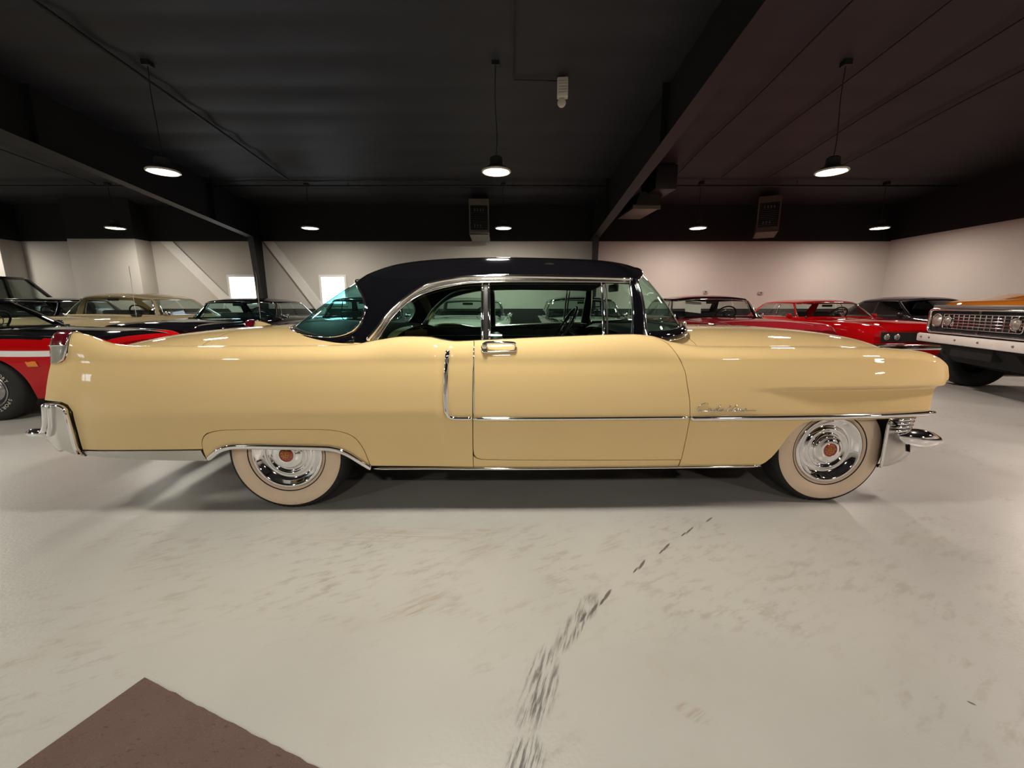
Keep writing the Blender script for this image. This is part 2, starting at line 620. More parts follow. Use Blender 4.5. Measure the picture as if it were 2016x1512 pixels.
# rear wall in three paint bands, with two window openings
WINS = [(-8.03, -7.20), (-5.44, -4.67)]
WZ0, WZ1 = 1.18, 2.04
w = MB()
xs = [XL - .2] + [x for p in WINS for x in p] + [XR + .2]
for i in range(0, len(xs), 2):
    w.box(xs[i], xs[i + 1], WALL_Y, WALL_Y + .2, WAIN_Z, LINE_Z)
for a, b in WINS:
    w.box(a, b, WALL_Y, WALL_Y + .2, WAIN_Z, WZ0); w.box(a, b, WALL_Y, WALL_Y + .2, WZ1, LINE_Z)
tag(w.build('wall_rear', M_WALL), 'off white rear wall band behind the parked cars', kind='structure')
tag(MB().box(XL - .2, XR + .2, WALL_Y - .015, WALL_Y + .2, LINE_Z, 6.5).build('wall_rear_upper', M_BLACKWALL),
    'black painted upper part of the rear wall', kind='structure')
tag(MB().box(XL - .2, XR + .2, WALL_Y - .02, WALL_Y + .2, 0, WAIN_Z).build('trim_1', M_WAIN),
    'dark wainscot along the foot of the rear wall', kind='structure')
tag(MB().box(XR, XR + .2, YF, WALL_Y, WAIN_Z, LINE_Z + .02).build('wall_right', M_WALL), 'off white right side wall', kind='structure')
tag(MB().box(XR - .015, XR + .2, YF, WALL_Y, LINE_Z + .02, 6.5).build('wall_right_upper', M_BLACKWALL),
    'black painted upper part of the right wall', kind='structure')
tag(MB().box(XR - .02, XR + .2, YF, WALL_Y, 0, WAIN_Z).build('trim_2', M_WAIN), 'dark wainscot along the right wall', kind='structure')
tag(MB().box(XL - .2, XL, YF, WALL_Y, 0, LINE_Z).build('wall_left', M_WALL), 'off white left side wall', kind='structure')
tag(MB().box(XL - .2, XL + .015, YF, WALL_Y, LINE_Z, 6.5).build('wall_left_upper', M_BLACKWALL),
    'black painted upper part of the left wall', kind='structure')
# front wall behind the viewer, with shop windows
FW = [(-14.9, -13.4)]
w = MB()
xs = [XL - .2] + [x for p in FW for x in p] + [XR + .2]
for i in range(0, len(xs), 2):
    w.box(xs[i], xs[i + 1], YF - .2, YF, 0, LINE_Z)
for a, b in FW:
    w.box(a, b, YF - .2, YF, 0, 1.1); w.box(a, b, YF - .2, YF, 2.2, LINE_Z)
tag(w.build('wall_front', M_WALL), 'off white front wall with shop windows', kind='structure')
tag(MB().box(XL - .2, XR + .2, YF - .2, YF + .015, LINE_Z, 6.5).build('wall_front_upper', M_BLACKWALL),
    'black painted upper part of the front wall', kind='structure')

# blocks that stand out from the rear wall on the left
for k, (x0, x1, d) in enumerate(((-11.82, -10.02, .52), (-15.99, -13.62, .55))):
    o = MB().box(x0, x1, WALL_Y - d, WALL_Y - .001, 0, LINE_Z - .005).build('wall_pier', M_WALL, bevel=.01)
    tag(o, ('off white boxed pier standing out from the rear wall' if k == 0 else 'off white boxed corner pier at the far left'), kind='structure')
    tag(MB().box(x0, x1, WALL_Y - d - .005, WALL_Y - .001, LINE_Z - .004, 4.5).build('wall_pier_upper', M_BLACKWALL),
        'black upper part of a boxed wall pier', kind='structure')

# windows
M_PANE = thin_glass('window_pane_glass', (0.92, 0.95, 0.95))
def window(n, x0, x1, z0, z1, y, t, mull=None):
    f = MB()
    e = .06
    f.box(x0, x0 + e, y, y + t, z0, z1); f.box(x1 - e, x1, y, y + t, z0, z1)
    f.box(x0 + e, x1 - e, y, y + t, z0, z0 + e); f.box(x0 + e, x1 - e, y, y + t, z1 - e, z1)
    if mull:
        f.box(mull - .02, mull + .02, y + .02, y + t - .02, z0 + e, z1 - e)
    o = f.build('window_%d' % n, M_WHITE)
    tag(o, 'white framed window in the wall', kind='structure')
    mk('pane', [(x0 + e, y + t * .5, z0 + e), (x1 - e, y + t * .5, z0 + e), (x1 - e, y + t * .5, z1 - e), (x0 + e, y + t * .5, z1 - e)],
       [(0, 1, 2, 3)], M_PANE, o, smooth=False)
    return o
window(1, WINS[0][0], WINS[0][1], WZ0, WZ1, WALL_Y - .03, .16)
window(2, WINS[1][0], WINS[1][1], WZ0, WZ1, WALL_Y - .03, .16)
for i, (a, b) in enumerate(FW):
    window(3 + i, a, b, 1.1, 2.2, YF - .13, .14, mull=(a + b) / 2)

# ceiling: facing that sags between close battens
def ceiling():
    v, f = [], []
    ys = []
    y = YF - .2
    while y < WALL_Y + .1:
        ys.append(y); y += .685 / 8
    ys.append(WALL_Y + .2)
    xs_ = lin(XL - .2, XR + .2, 54)
    rnd = random.Random(3)
    ph = [rnd.uniform(-.4, .4) for _ in xs_]
    for yy in ys:
        for i, x in enumerate(xs_):
            t = (yy - 10.13) / .685
            sag = abs(math.sin(math.pi * t)) ** 0.8
            amp = .05 if x < 2.2 else .012
            z = ceil_z(yy) - amp * sag * (0.8 + .3 * math.sin(x * .9 + math.floor(t) * 1.7)) + .006 * math.sin(x * 2.1 + ph[i])
            v.append((x, yy, z))
    n = len(xs_)
    for j in range(len(ys) - 1):
        for i in range(n - 1):
            a = j * n + i
            f.append((a, a + n, a + n + 1, a + 1))
    o = mk('ceiling', v, f, M_CEIL)
    tag(o, 'black sagging insulation ceiling', kind='structure')
ceiling()


def i_beam(mb, x, prof_top, prof_bot, fw=.2, tf=.014, tw=.01):
    """rafter along y: lists of (y, z)"""
    for (y0, t0, b0), (y1, t1, b1) in zip([(a[0], a[1], b[1]) for a, b in zip(prof_top, prof_bot)][:-1],
                                          [(a[0], a[1], b[1]) for a, b in zip(prof_top, prof_bot)][1:]):
        for (xa, xb, za0, zb0, za1, zb1) in ((x - fw / 2, x + fw / 2, b0, b0 + tf, b1, b1 + tf),
                                             (x - tw / 2, x + tw / 2, b0 + tf, t0 - tf, b1 + tf, t1 - tf),
                                             (x - fw / 2, x + fw / 2, t0 - tf, t0, t1 - tf, t1)):
            mb.add([(xa, y0, za0), (xb, y0, za0), (xb, y0, zb0), (xa, y0, zb0), (xa, y1, za1), (xb, y1, za1), (xb, y1, zb1), (xa, y1, zb1)],
                   [(0, 1, 2, 3), (7, 6, 5, 4), (0, 4, 5, 1), (1, 5, 6, 2), (2, 6, 7, 3), (3, 7, 4, 0)])
for bx, nm in ((BAYS[0], 'left'), (BAYS[1], 'right'), (BAYS[0] - 9.19, 'far')):
    if nm == 'far': continue
    b = MB()
    ysr = [WALL_Y - .1, 8.0, 4.0, YF]
    i_beam(b, bx, [(y, ceil_z(y) + .02) for y in ysr], [(y, 2.93 + .1 * (WALL_Y - y)) for y in ysr], fw=.2)
    o = b.build('roof_beam_' + nm, M_STEEL)
    tag(o, 'black steel roof beam sloping up over the %s side of the big coupe' % ('rear left' if nm == 'left' else 'right'), kind='structure')
    for yj in (10.2, 6.6):
        bb = MB(); z0 = 2.93 + .1 * (WALL_Y - yj); z1 = ceil_z(yj)
        bb.box(bx - .1, bx + .1, yj - .012, yj + .012, z0 + .014, z1)
        bb.build('stiffener_plate', M_STEEL, o)
    c = MB()
    # tapered wall column: deep flanged section, wider towards the top
    for (za, zb) in ((0.0, 3.9),):
        d0, d1 = .22, .60
        for (xa, xb, fa, fb) in ((bx - .075, bx + .075, 1.0, None), (bx - .006, bx + .006, None, 1.0)):
            if fb is None:
                c.add([(xa, WALL_Y - d0, za), (xb, WALL_Y - d0, za), (xb, WALL_Y - d0 + .014, za), (xa, WALL_Y - d0 + .014, za),
                       (xa, WALL_Y - d1, zb), (xb, WALL_Y - d1, zb), (xb, WALL_Y - d1 + .014, zb), (xa, WALL_Y - d1 + .014, zb)],
                      [(3, 2, 1, 0), (4, 5, 6, 7), (0, 1, 5, 4), (1, 2, 6, 5), (2, 3, 7, 6), (3, 0, 4, 7)])
            else:
                c.add([(xa, WALL_Y - d0, za), (xb, WALL_Y - d0, za), (xb, WALL_Y, za), (xa, WALL_Y, za),
                       (xa, WALL_Y - d1, zb), (xb, WALL_Y - d1, zb), (xb, WALL_Y, zb), (xa, WALL_Y, zb)],
                      [(3, 2, 1, 0), (4, 5, 6, 7), (0, 1, 5, 4), (1, 2, 6, 5), (2, 3, 7, 6), (3, 0, 4, 7)])
    o = c.build('wall_column_' + nm, M_STEEL)
    tag(o, 'black tapered steel column on the rear wall, %s one' % nm, kind='structure')

# slanting braces painted like the wall
M_BRACE = principled('brace_white_paint', (0.76, 0.73, 0.70), rough=0.55, var=0.05)
for k, (xa, xb) in enumerate(((-9.55, -7.75), (-6.72, -5.35))):
    b = MB()
    za, zb = 2.93, 0.95
    hw_ = .17 if k == 0 else .14
    b.add([(xa - hw_, WALL_Y - .07, za), (xa + hw_, WALL_Y - .07, za), (xb + hw_, WALL_Y - .07, zb), (xb - hw_, WALL_Y - .07, zb),
           (xa - hw_, WALL_Y - .002, za), (xa + hw_, WALL_Y - .002, za), (xb + hw_, WALL_Y - .002, zb), (xb - hw_, WALL_Y - .002, zb)],
          [(0, 1, 2, 3), (7, 6, 5, 4), (0, 4, 5, 1), (1, 5, 6, 2), (2, 6, 7, 3), (3, 7, 4, 0)])
    o = b.build('wall_brace', M_BRACE)
    tag(o, 'white slanting brace on the rear wall %s' % ('left of the black column' if k == 0 else 'right of the black column'), 'brace')
# ================================================================== car shape engine
# car space: x forward from the rear axle, y to the car's left, z up.  sg = -1 is the right-hand side.
class Body:
    def __init__(s, A=0.90, p=3.0, extra=None, **k):
        s.A, s.p, s.extra = A, p, extra
        for n, v in k.items():
            setattr(s, n, PC(v))

    def side(s, x, z):
        y = s.hw(x) - s.prof(z)
        if s.extra: y += s.extra(x, z)
        return y

    def S(s, x, v, sg=-1):
        A = s.A
        z0 = s.z0(x)
        if v <= A:
            z = v + (z0 - A) * sm(A - .2, A, v)
            y = s.side(x, z)
        elif v <= A + .14:
            t = (v - A) / .14 * math.pi / 2
            ys, yi = s.side(x, z0), s.yin(x)
            y = yi + (ys - yi) * math.cos(t); z = z0 + (s.zt(x) - z0) * math.sin(t)
        elif v <= A + .20:
            t = (v - A - .14) / .06 * math.pi / 2
            yi, yv, zt = s.yin(x), s.yv(x), s.zt(x)
            y = yi + (yv - yi) * math.sin(t); z = zt + (s.zv(x) - zt) * (1 - math.cos(t))
        else:
            q = min(1.0, v - A - .20)
            zv = s.zv(x)
            y = s.yv(x) * (1 - q); z = zv + (s.zc(x) - zv) * (1 - (1 - q) ** s.p)
        return Vector((x, sg * y, z))

    def SN(s, x, v, sg=-1):
        e = 1e-3
        p = s.S(x, v, sg)
        dx = s.S(x + e, v, sg) - s.S(x - e, v, sg)
        lo, hi = v - e, v + e
        dv = s.S(x, hi, sg) - s.S(x, lo, sg)
        n = dx.cross(dv)
        if n.length < 1e-12: n = Vector((0, sg, 0))
        n.normalize()
        ref = Vector((0, sg, 0.35))
        if v > s.A + .21: ref = Vector((0, 0, 1))
        elif v > s.A + .14: ref = Vector((0, 0, 1))
        if n.dot(ref) < 0: n = -n
        return p, n

    def v_of(s, x, z):
        """unrolled coordinate of a height on the side or the outer crown"""
        z0, zt = s.z0(x), s.zt(x)
        if z <= z0:
            lo, hi = 0.0, s.A
            for _ in range(30):
                m = (lo + hi) / 2
                if m + (z0 - s.A) * sm(s.A - .2, s.A, m) < z: lo = m
                else: hi = m
            return (lo + hi) / 2
        r = max(0.0, min(1.0, (z - z0) / (zt - z0)))
        return s.A + .14 * math.asin(r) / (math.pi / 2)

    def top(s, x, y):
        yv = s.yv(x); zv = s.zv(x)
        r = min(1.0, abs(y) / yv)
        return zv + (s.zc(x) - zv) * (1 - r ** s.p)


class Cabin:
    """greenhouse: knots (u, xb, yb, zb, xt, yt); u = 0 front centre, 1 rear centre"""
    def __init__(s, knots, zc, drop, yref, pw=2.6, bulge=0.02):
        K = knots
        s.xb = PC([(k[0], k[1]) for k in K]); s.yb = PC([(k[0], k[2]) for k in K]); s.zb = PC([(k[0], k[3]) for k in K])
        s.xt = PC([(k[0], k[4]) for k in K]); s.yt = PC([(k[0], k[5]) for k in K])
        s.zcen, s.drop, s.yref, s.pw, s.bulge = PC(zc), drop, yref, pw, bulge

    def zr(s, x, y):
        return s.zcen(x) - s.drop * (abs(y) / s.yref) ** s.pw

    def G(s, u, h, sg=-1):
        if u < 0: u, sg = -u, -sg
        if u > 1: u, sg = 2 - u, -sg
        xb, yb, xt, yt = s.xb(u), s.yb(u), s.xt(u), s.yt(u)
        zt = s.zr(xt, yt)
        x, y = xb + (xt - xb) * h, yb + (yt - yb) * h
        z = s.zb(u) + (zt - s.zb(u)) * h
        e = 2e-3
        tx, ty = s.xb(min(1, u + e)) - s.xb(max(0, u - e)), s.yb(min(1, u + e)) - s.yb(max(0, u - e))
        L = math.hypot(tx, ty) or 1
        b = s.bulge * 4 * h * (1 - h)
        nx, ny = ty / L, -tx / L
        return Vector((x + nx * b, sg * max(0.0, y + ny * b) if u > 1e-6 and u < 1 - 1e-6 else 0.0, z))

    def GN(s, u, h, sg=-1):
        e = 2e-3
        p = s.G(u, h, sg)
        du = s.G(u + e, h, sg) - s.G(u - e, h, sg)
        dh = s.G(u, h + e, sg) - s.G(u, h - e, sg)
        n = du.cross(dh)
        if n.length < 1e-12: n = Vector((0, sg, 0))
        n.normalize()
        c = Vector((1.2, 0, 1.1))
        if n.dot(p - c) < 0: n = -n
        return p, n

    def roof_pt(s, u, r, lift=0.0):
        sg = -1
        if u > 1: u, sg = 2 - u, 1
        xt, yt = s.xt(u), s.yt(u)
        xs_ = max(s.xt(1) + .6, min(s.xt(0) - .55, xt))
        x, y = xt + (xs_ - xt) * r, yt * (1 - r)
        return Vector((x, sg * y, s.zr(x, y) + lift))


def roof_mesh(name, cab, mat, parent, nu=96, nr=14, lift=0.0):
    us = [2.0 * i / nu for i in range(nu)]
    rs = [0, .03, .07, .12] + lin(.2, 1.0, nr - 4)
    v, f = [], []
    for u in us:
        for r in rs:
            v.append(cab.roof_pt(u, r, lift))
    n = len(rs)
    for i in range(nu):
        j = (i + 1) % nu
        for k in range(n - 1):
            f.append((i * n + k, j * n + k, j * n + k + 1, i * n + k + 1))
    o = mk(name, v, f, mat, parent)
    bm = bmesh.new(); bm.from_mesh(o.data)
    bmesh.ops.remove_doubles(bm, verts=bm.verts, dist=1e-4)
    bmesh.ops.recalc_face_normals(bm, faces=bm.faces)
    bm.to_mesh(o.data); bm.free()
    # make normals point up
    if sum(p.normal.z for p in o.data.polygons) < 0:
        o.data.flip_normals()
    return o


def flat_foot(o, hub):
    """flatten the part of a tyre that would go below the floor"""
    for vv in o.data.vertices:
        if vv.co.z < -hub: vv.co.z = -hub


def rim_profile(kind):
    if kind == 'hero':
        return [(.206, .082), (.207, .090), (.201, .098), (.192, .098), (.184, .090), (.172, .074), (.158, .062), (.146, .058),
                (.138, .064), (.130, .076), (.122, .078), (.114, .070), (.106, .062), (.097, .064), (.090, .080), (.084, .090),
                (.078, .093), (.068, .093), (.060, .098), (.050, .101), (.042, .101), (.041, .098)]
    if kind == 'rally':
        return [(.19, .070), (.192, .085), (.182, .09), (.17, .07), (.155, .04), (.12, .05), (.10, .07), (.085, .085), (.07, .088), (.05, .1), (.03, .105), (.001, .106)]
    return [(.19, .075), (.192, .085), (.18, .088), (.165, .07), (.14, .075), (.11, .085), (.06, .095), (.02, .1), (.001, .1)]


def make_wheel(parent, x, y, hub, R, out, wide=.2, style='plain', white=None, rim=CHROME, rim_r=.19, n=64, tread=False):
    """tyre with its rim (and whitewall) as sub-parts; out = +1/-1 side the rim faces"""
    w = wide / 2
    k = R / .355
    prof = [(rim_r, -.07), (.235 * k, -w * .98), (.30 * k, -w * 1.03), (.335 * k, -w * .9), (.352 * k, -w * .66), (R, -w * .3), (R, w * .3),
            (.352 * k, w * .66), (.345 * k, w * .78), (.335 * k, w * .9), (.318 * k, w * .99), (.295 * k, w * 1.03), (.26 * k, w * 1.03), (.225 * k, w * .97), (rim_r + .004, w * .80), (rim_r - .02, w * .5), (.05, w * .4), (.001, w * .4)]
    mod = None
    if tread:
        mod = lambda i, kk, r: r - (.006 if (i in (7, 8) and kk % 2) else 0.0)
    t = lathe('wheel', prof, RUBBER, parent, n=(n * 2 if tread else n), mod=mod, auto=50)
    t.location = (x, y, hub)
    flat_foot(t, hub)
    t.scale = (1, out, 1)
    rp = [(a * rim_r / .206 if style == 'hero' else a * rim_r / .19, b + (w - .1)) for a, b in rim_profile('hero' if style == 'hero' else ('rally' if style == 'rally' else 'plain'))]
    lathe('hubcap', rp, rim, t, n=n, auto=60)
    if white is not None:
        r0, r1 = white
        wp = [(r0, w * .99 - .002), (r0 - .004, w * 1.0 + .002), ((r0 + r1) / 2, w * 1.03 + .0025), (r1 + .03, w * 1.0 + .002), (r1, w * .9 + .001), (r1 - .004, w * .85)]
        lathe('whitewall', wp, MATS['whitewall_rubber'], t, n=n, auto=60)
    return t


WHITEWALL = principled('whitewall_rubber', (0.80, 0.64, 0.49), rough=0.6, var=0.08, var_scale=14, color2=(0.74, 0.57, 0.42))
def _scuff_whitewall(m):
    h = NT(m); b = h.N['Principled BSDF']
    src = b.inputs['Base Color'].links[0].from_socket
    tc = h.N.new('ShaderNodeTexCoord')
    f = h.m('MULTIPLY', h.ss(.60, .72, h.noise(tc.outputs['Object'], 34, 5, .7)), h.ss(.54, .66, h.noise(tc.outputs['Object'], 7, 2)))
    h.L.new(h.mix(h.m('MULTIPLY', f, .75), src, (.16, .12, .09)), b.inputs['Base Color'])
_scuff_whitewall(WHITEWALL)
# ================================================================== the cream and black coupe: shape
def hero_extra(x, z):
    b = 0.030 * sm(.995, .90, x) * sm(.46, .64, z) * sm(-1.2, -.2, x)
    a = 0.036 * sm(2.60, 3.30, x)
    if a > 0:
        d = z - .742
        b += a * (sm(.731, .750, z) - .5) * math.exp(-(d / (.14 if d < 0 else .10)) ** 2)
    return b

HB = Body(A=0.90, p=3.2, extra=hero_extra,
    hw=[(-1.45, .84), (-1.35, .89), (-1.2, .935), (-1.0, .958), (-.5, .972), (.2, .978), (.8, .98), (1.1, .992), (1.6, 1.0), (2.3, .995),
        (2.9, .985), (3.3, .97), (3.6, .945), (3.75, .922), (3.85, .895), (3.92, .862)],
    prof=[(.15, .085), (.27, .05), (.36, .026), (.5, .008), (.62, 0), (.72, .002), (.82, .011), (.90, .026), (1.0, .05)],
    z0=[(-1.5, .86), (-1.1, .90), (3.45, .90), (3.65, .885), (3.8, .862), (3.92, .835)],
    zt=[(-1.4, 1.05), (-1.17, 1.064), (-1.11, 1.062), (-1.04, 1.047), (-.96, 1.014), (-.89, .994), (-.76, .984), (0, .984), (.40, .988), (.58, 1.018),
        (.72, 1.036), (.85, 1.034), (.93, 1.018), (1.0, 1.008), (1.15, 1.014), (1.6, 1.034), (2.0, 1.046), (2.12, 1.036), (2.25, 1.0), (2.45, .974),
        (3.3, .966), (3.65, .950), (3.8, .934), (3.87, .915), (3.92, .888)],
    yin=[(-1.3, .86), (-1.05, .875), (-.85, .885), (-.6, .885), (.3, .885), (.6, .87), (1.0, .872), (1.6, .872), (2.1, .868), (2.4, .845), (3.0, .82), (3.6, .79), (3.8, .775), (3.92, .76)],
    yv=[(-1.3, .775), (-1.0, .785), (-.8, .80), (.3, .81), (.6, .835), (1.0, .845), (2.1, .84), (2.35, .76), (3.0, .72), (3.6, .66), (3.9, .60), (4.0, .55)],
    zv=[(-1.36, .80), (-1.24, .865), (-1.06, .93), (-.86, .965), (-.66, .975), (.35, .98), (.6, .98), (.75, .99), (1.0, .965), (2.05, .99), (2.2, .985), (2.45, .962), (3.3, .954), (3.65, .93), (3.8, .89), (3.9, .83), (4.0, .78)],
    zc=[(-1.36, .845), (-1.28, .92), (-1.1, .985), (-.9, 1.022), (-.6, 1.05), (-.25, 1.064), (.2, 1.06), (.5, 1.05), (2.2, 1.045), (2.5, 1.05), (2.9, 1.050), (3.2, 1.045), (3.45, 1.030), (3.65, 1.005),
        (3.8, .975), (3.92, .925), (4.0, .86)])

HC = Cabin([(0.00, 2.515, 0.00, 1.050, 2.215, 0.00),
            (0.10, 2.500, .330, 1.050, 2.205, .270),
            (0.18, 2.445, .560, 1.040, 2.175, .450),
            (0.24, 2.340, .715, 1.022, 2.135, .560),
            (0.29, 2.195, .795, 1.010, 2.095, .620),
            (0.32, 2.105, .812, 1.008, 2.065, .645),
            (0.45, 1.60, .822, .990, 1.60, .668),
            (0.58, 1.13, .820, .985, 1.13, .664),
            (0.70, .64, .808, .985, .74, .640),
            (0.78, .34, .765, .985, .535, .585),
            (0.86, .04, .630, 1.005, .420, .450),
            (0.93, -.17, .375, 1.040, .330, .240),
            (1.00, -.26, 0.00, 1.055, .295, 0.00)],
           zc=[(.2, 1.365), (.295, 1.412), (.39, 1.455), (.55, 1.502), (.74, 1.527), (1.0, 1.543), (1.3, 1.548), (1.7, 1.541), (1.95, 1.530), (2.1, 1.512), (2.215, 1.478), (2.3, 1.43)],
           drop=.170, yref=.66, pw=2.4, bulge=.022)
# ================================================================== the cream and black coupe: build
hero = empty('vintage_coupe', (-1.345, 3.218, 0), 0.021,
             'big cream yellow hardtop coupe with black roof, chrome strip and whitewall tyres', 'car')
RED_LENS = principled('red_lamp_lens', (0.16, 0.004, 0.012), rough=0.12, coat=1.0, var=0.1, var_scale=40)
M_MEDAL = principled('red_medallion', (0.42, 0.035, 0.012), rough=0.3, coat=1.0, var=0.1, var_scale=50)


def zp(pts):
    """side outline points (x, z) -> (x, v)"""
    return [(x, HB.v_of(x, z)) for x, z in pts]


def hero_side(sg):
    fn = lambda x, v: HB.SN(x, v, sg)
    g = .0028
    VT = 1.10
    # ---- rear quarter panel
    skirt_top = [(-.434, .400), (-.427, .455), (-.395, .497), (-.33, .518), (-.25, .526), (0, .527), (.26, .525), (.34, .516), (.405, .495),
                 (.45, .455), (.482, .39), (.503, .292)]
    skirt_top = smooth_path(skirt_top, 4)
    out = [(1.105, VT), (.8, VT), (.4, VT), (0, VT), (-.5, VT), (-.9, VT), (-1.095, VT)]
    out += zp([(-1.102, 1.0), (-1.110, .945), (-1.132, .912), (-1.155, .898), (-1.226, .896), (-1.256, .80), (-1.284, .72), (-1.302, .684),
               (-1.18, .680), (-1.140, .664), (-1.118, .625), (-1.122, .50), (-1.128, .397), (-.9, .399), (-.6, .402), (-.437, .404)])
    out += zp(skirt_top[1:])
    out += zp([(.51, .289), (.8, .284), (1.099, .280), (1.099, .36), (1.103, .6), (1.108, .85), (1.114, .95)])
    out += [(1.112, 1.0), (1.107, 1.05)]
    surf_panel('quarter_panel', out, fn, CREAM, hero, step=.028, depth=.014)
    # ---- fender skirt
    lip = [(.489, .284), (.44, .325), (.40, .358), (.36, .384), (.31, .402), (.24, .410), (0, .417), (-.18, .421), (-.26, .419), (-.31, .408),
           (-.35, .39), (-.38, .368), (-.415, .340)]
    sk = [(x + (g * 1.3 if x < 0 else -g * 1.3), z - g * 1.3) for x, z in skirt_top[:-1]] + [(.499, .30)] + lip[:-1] + [(-.428, .352)]
    surf_panel('wheel_skirt', zp(sk), fn, CREAM, hero, step=.028, depth=.02)
    pts, nr = [], []
    for x, v in zp(smooth_path([(.505, .277)] + lip, 4)):
        p, n = fn(x, v); pts.append(p + n * .004); nr.append(n)
    sweep('skirt_trim', pts, nr, .0165, .012, CHROME, hero, n=12)
    # ---- rear lower chrome shield
    sh = [(-1.124, .392), (-.9, .394), (-.6, .397), (-.440, .399), (-.432, .36), (-.418, .332), (-.6, .335), (-.9, .346), (-1.105, .362)]
    surf_panel('lower_shield', zp(sh), fn, CHROME_SOFT, hero, step=.03, depth=.02, off=.006)
    # ---- door
    front = [(2.311, .323), (2.318, .45), (2.327, .589), (2.318, .68), (2.300, .764), (2.286, .84), (2.262, .90), (2.235, .945)]
    d = [(1.1115, 1.05), (1.117, 1.0)]
    d += zp([(1.119, .95), (1.113, .85), (1.108, .6), (1.104, .40), (1.107, .365), (1.122, .345), (1.15, .335), (1.3, .332), (1.8, .327)] + front)
    d += [(2.20, .985), (2.16, 1.01), (2.10, 1.03), (2.04, 1.045), (2.035, 1.10), (1.6, 1.10), (1.111, 1.10)]
    surf_panel('door', d, fn, CREAM, hero, step=.03, depth=.014)
    # ---- sill under the door
    surf_panel('rocker_panel', zp([(1.1025, .280), (1.1025, .36), (1.104, .350), (1.12, .338), (1.15, .330), (1.8, .322), (2.307, .318), (2.304, .276), (1.7, .278)]),
               fn, CREAM, hero, step=.03, depth=.014)
    # ---- front fender
    fr = [(x + g * 1.6, z) for x, z in front]
    f_ = [(2.062, 1.10), (2.062, 1.048), (2.115, 1.034), (2.17, 1.014), (2.208, .99)] + zp(fr[::-1] + [(2.310, .276)])
    f_ += zp([(2.5, .272), (2.7, .268), (2.75, .267), (2.79, .270), (2.825, .295), (2.852, .33), (2.882, .384), (2.908, .442), (2.935, .485), (2.965, .52), (3.0, .545), (3.04, .555), (3.10, .557), (3.17, .558),
              (3.4, .558), (3.6, .560), (3.795, .562), (3.802, .60), (3.806, .66), (3.818, .70), (3.838, .732), (3.864, .755), (3.886, .777)])
    f_ += [(3.903, .81), (3.914, .85), (3.915, .90), (3.906, .95), (3.888, 1.0), (3.868, 1.05), (3.85, 1.10), (3.6, 1.10), (3.0, 1.10), (2.45, 1.10), (2.25, 1.10)]
    surf_panel('front_fender', f_, fn, CREAM, hero, step=.0125, depth=.016)
    # ---- chrome spear along door and fender, with its upright on the quarter
    def trim(name, path, w, t, lift=.004, n=12, mat=CHROME):
        P_, Nn = [], []
        for x, z in path:
            p, nn = fn(x, HB.v_of(x, z)); P_.append(p + nn * lift); Nn.append(nn)
        return sweep(name, P_, Nn, w, t, mat, hero, n=n)
    up = smooth_path([(.972, .962), (.966, .90), (.960, .80), (.957, .70), (.959, .64), (.968, .604), (.992, .589), (1.03, .587), (1.101, .587)], 6)
    nu_ = len(up)
    trim('side_spear', up, [.0145 if z > .62 else .011 for x, z in up], .012)
    trim('side_spear', [(x, .586) for x in lin(1.106, 2.323, 40)], .0105, .012)
    trim('side_spear', [(2.332, .590), (2.345, .581)] + [(x, .580) for x in lin(2.37, 3.80, 50)] + [(3.84, .580)], .0150, .014)
    P_, Nn = [], []
    for v in [HB.v_of(1.11, z) for z in lin(.60, .90, 10)] + lin(.91, .985, 5):
        p, nn = fn(1.1155 - .0042 * (1 - (v - .6) / .4), v); P_.append(p + nn * .002); Nn.append(nn)
    sweep('door_edge_guard', P_, Nn, .0042, .004, CHROME, hero, n=8)
    trim('sill_strip', [(x, .272) for x in lin(.52, 2.80, 50)], .0075, .008, mat=CHROME)
    # ---- script emblem (raised chrome handwriting)
    mb = MB()
    sc = [
        [(.052, .040), (.040, .045), (.024, .042), (.006, .030), (-.004, .016), (.002, .004), (.016, .002)],           # C
        [(.000, .0), (.33, .0)],                                                                                      # base line
        [(.076, .011), (.068, .013), (.062, .007), (.066, .001), (.076, .006), (.077, .012), (.076, .001)],           # a
        [(.110, .011), (.103, .013), (.098, .007), (.102, .001), (.111, .008), (.124, .036), (.111, .002)],           # d
        [(.142, .012), (.138, .001)], [(.146, .020), (.147, .022)],                                                   # i
        [(.164, .001), (.183, .034)],                                                                                 # l
        [(.196, .001), (.215, .034)],                                                                                 # l
        [(.238, .011), (.230, .013), (.225, .007), (.229, .001), (.239, .006), (.240, .012), (.239, .001)],           # a
        [(.274, .011), (.266, .013), (.260, .007), (.266, .001), (.276, .003)],                                       # c
    ]
    for s_ in sc:
        P_ = []
        for a, b in (smooth_path(s_, 4) if len(s_) > 2 else s_):
            x = 2.372 + a if sg < 0 else 2.372 + .33 - a
            p, nn = fn(x, HB.v_of(x, .622 + b)); P_.append(p + nn * .004)
        v_, q_ = tube_geo(P_, .0030 if s_ is not sc[1] else .0019, 6)
        mb.add(v_, q_)
    mb.build('script_emblem', CHROME, hero, smooth=True)
    # ---- door handle with push button
    hb = empty_mesh_handle(fn)
    # ---- tail lamp pod
    
    xfront = PC([(.895, -1.228), (.900, -1.160), (.915, -1.135), (.945, -1.114), (1.0, -1.107), (1.10, -1.100)])
    xrear = PC([(.895, -1.232), (.93, -1.226), (.96, -1.220), (1.0, -1.206), (1.04, -1.190), (1.10, -1.180)])
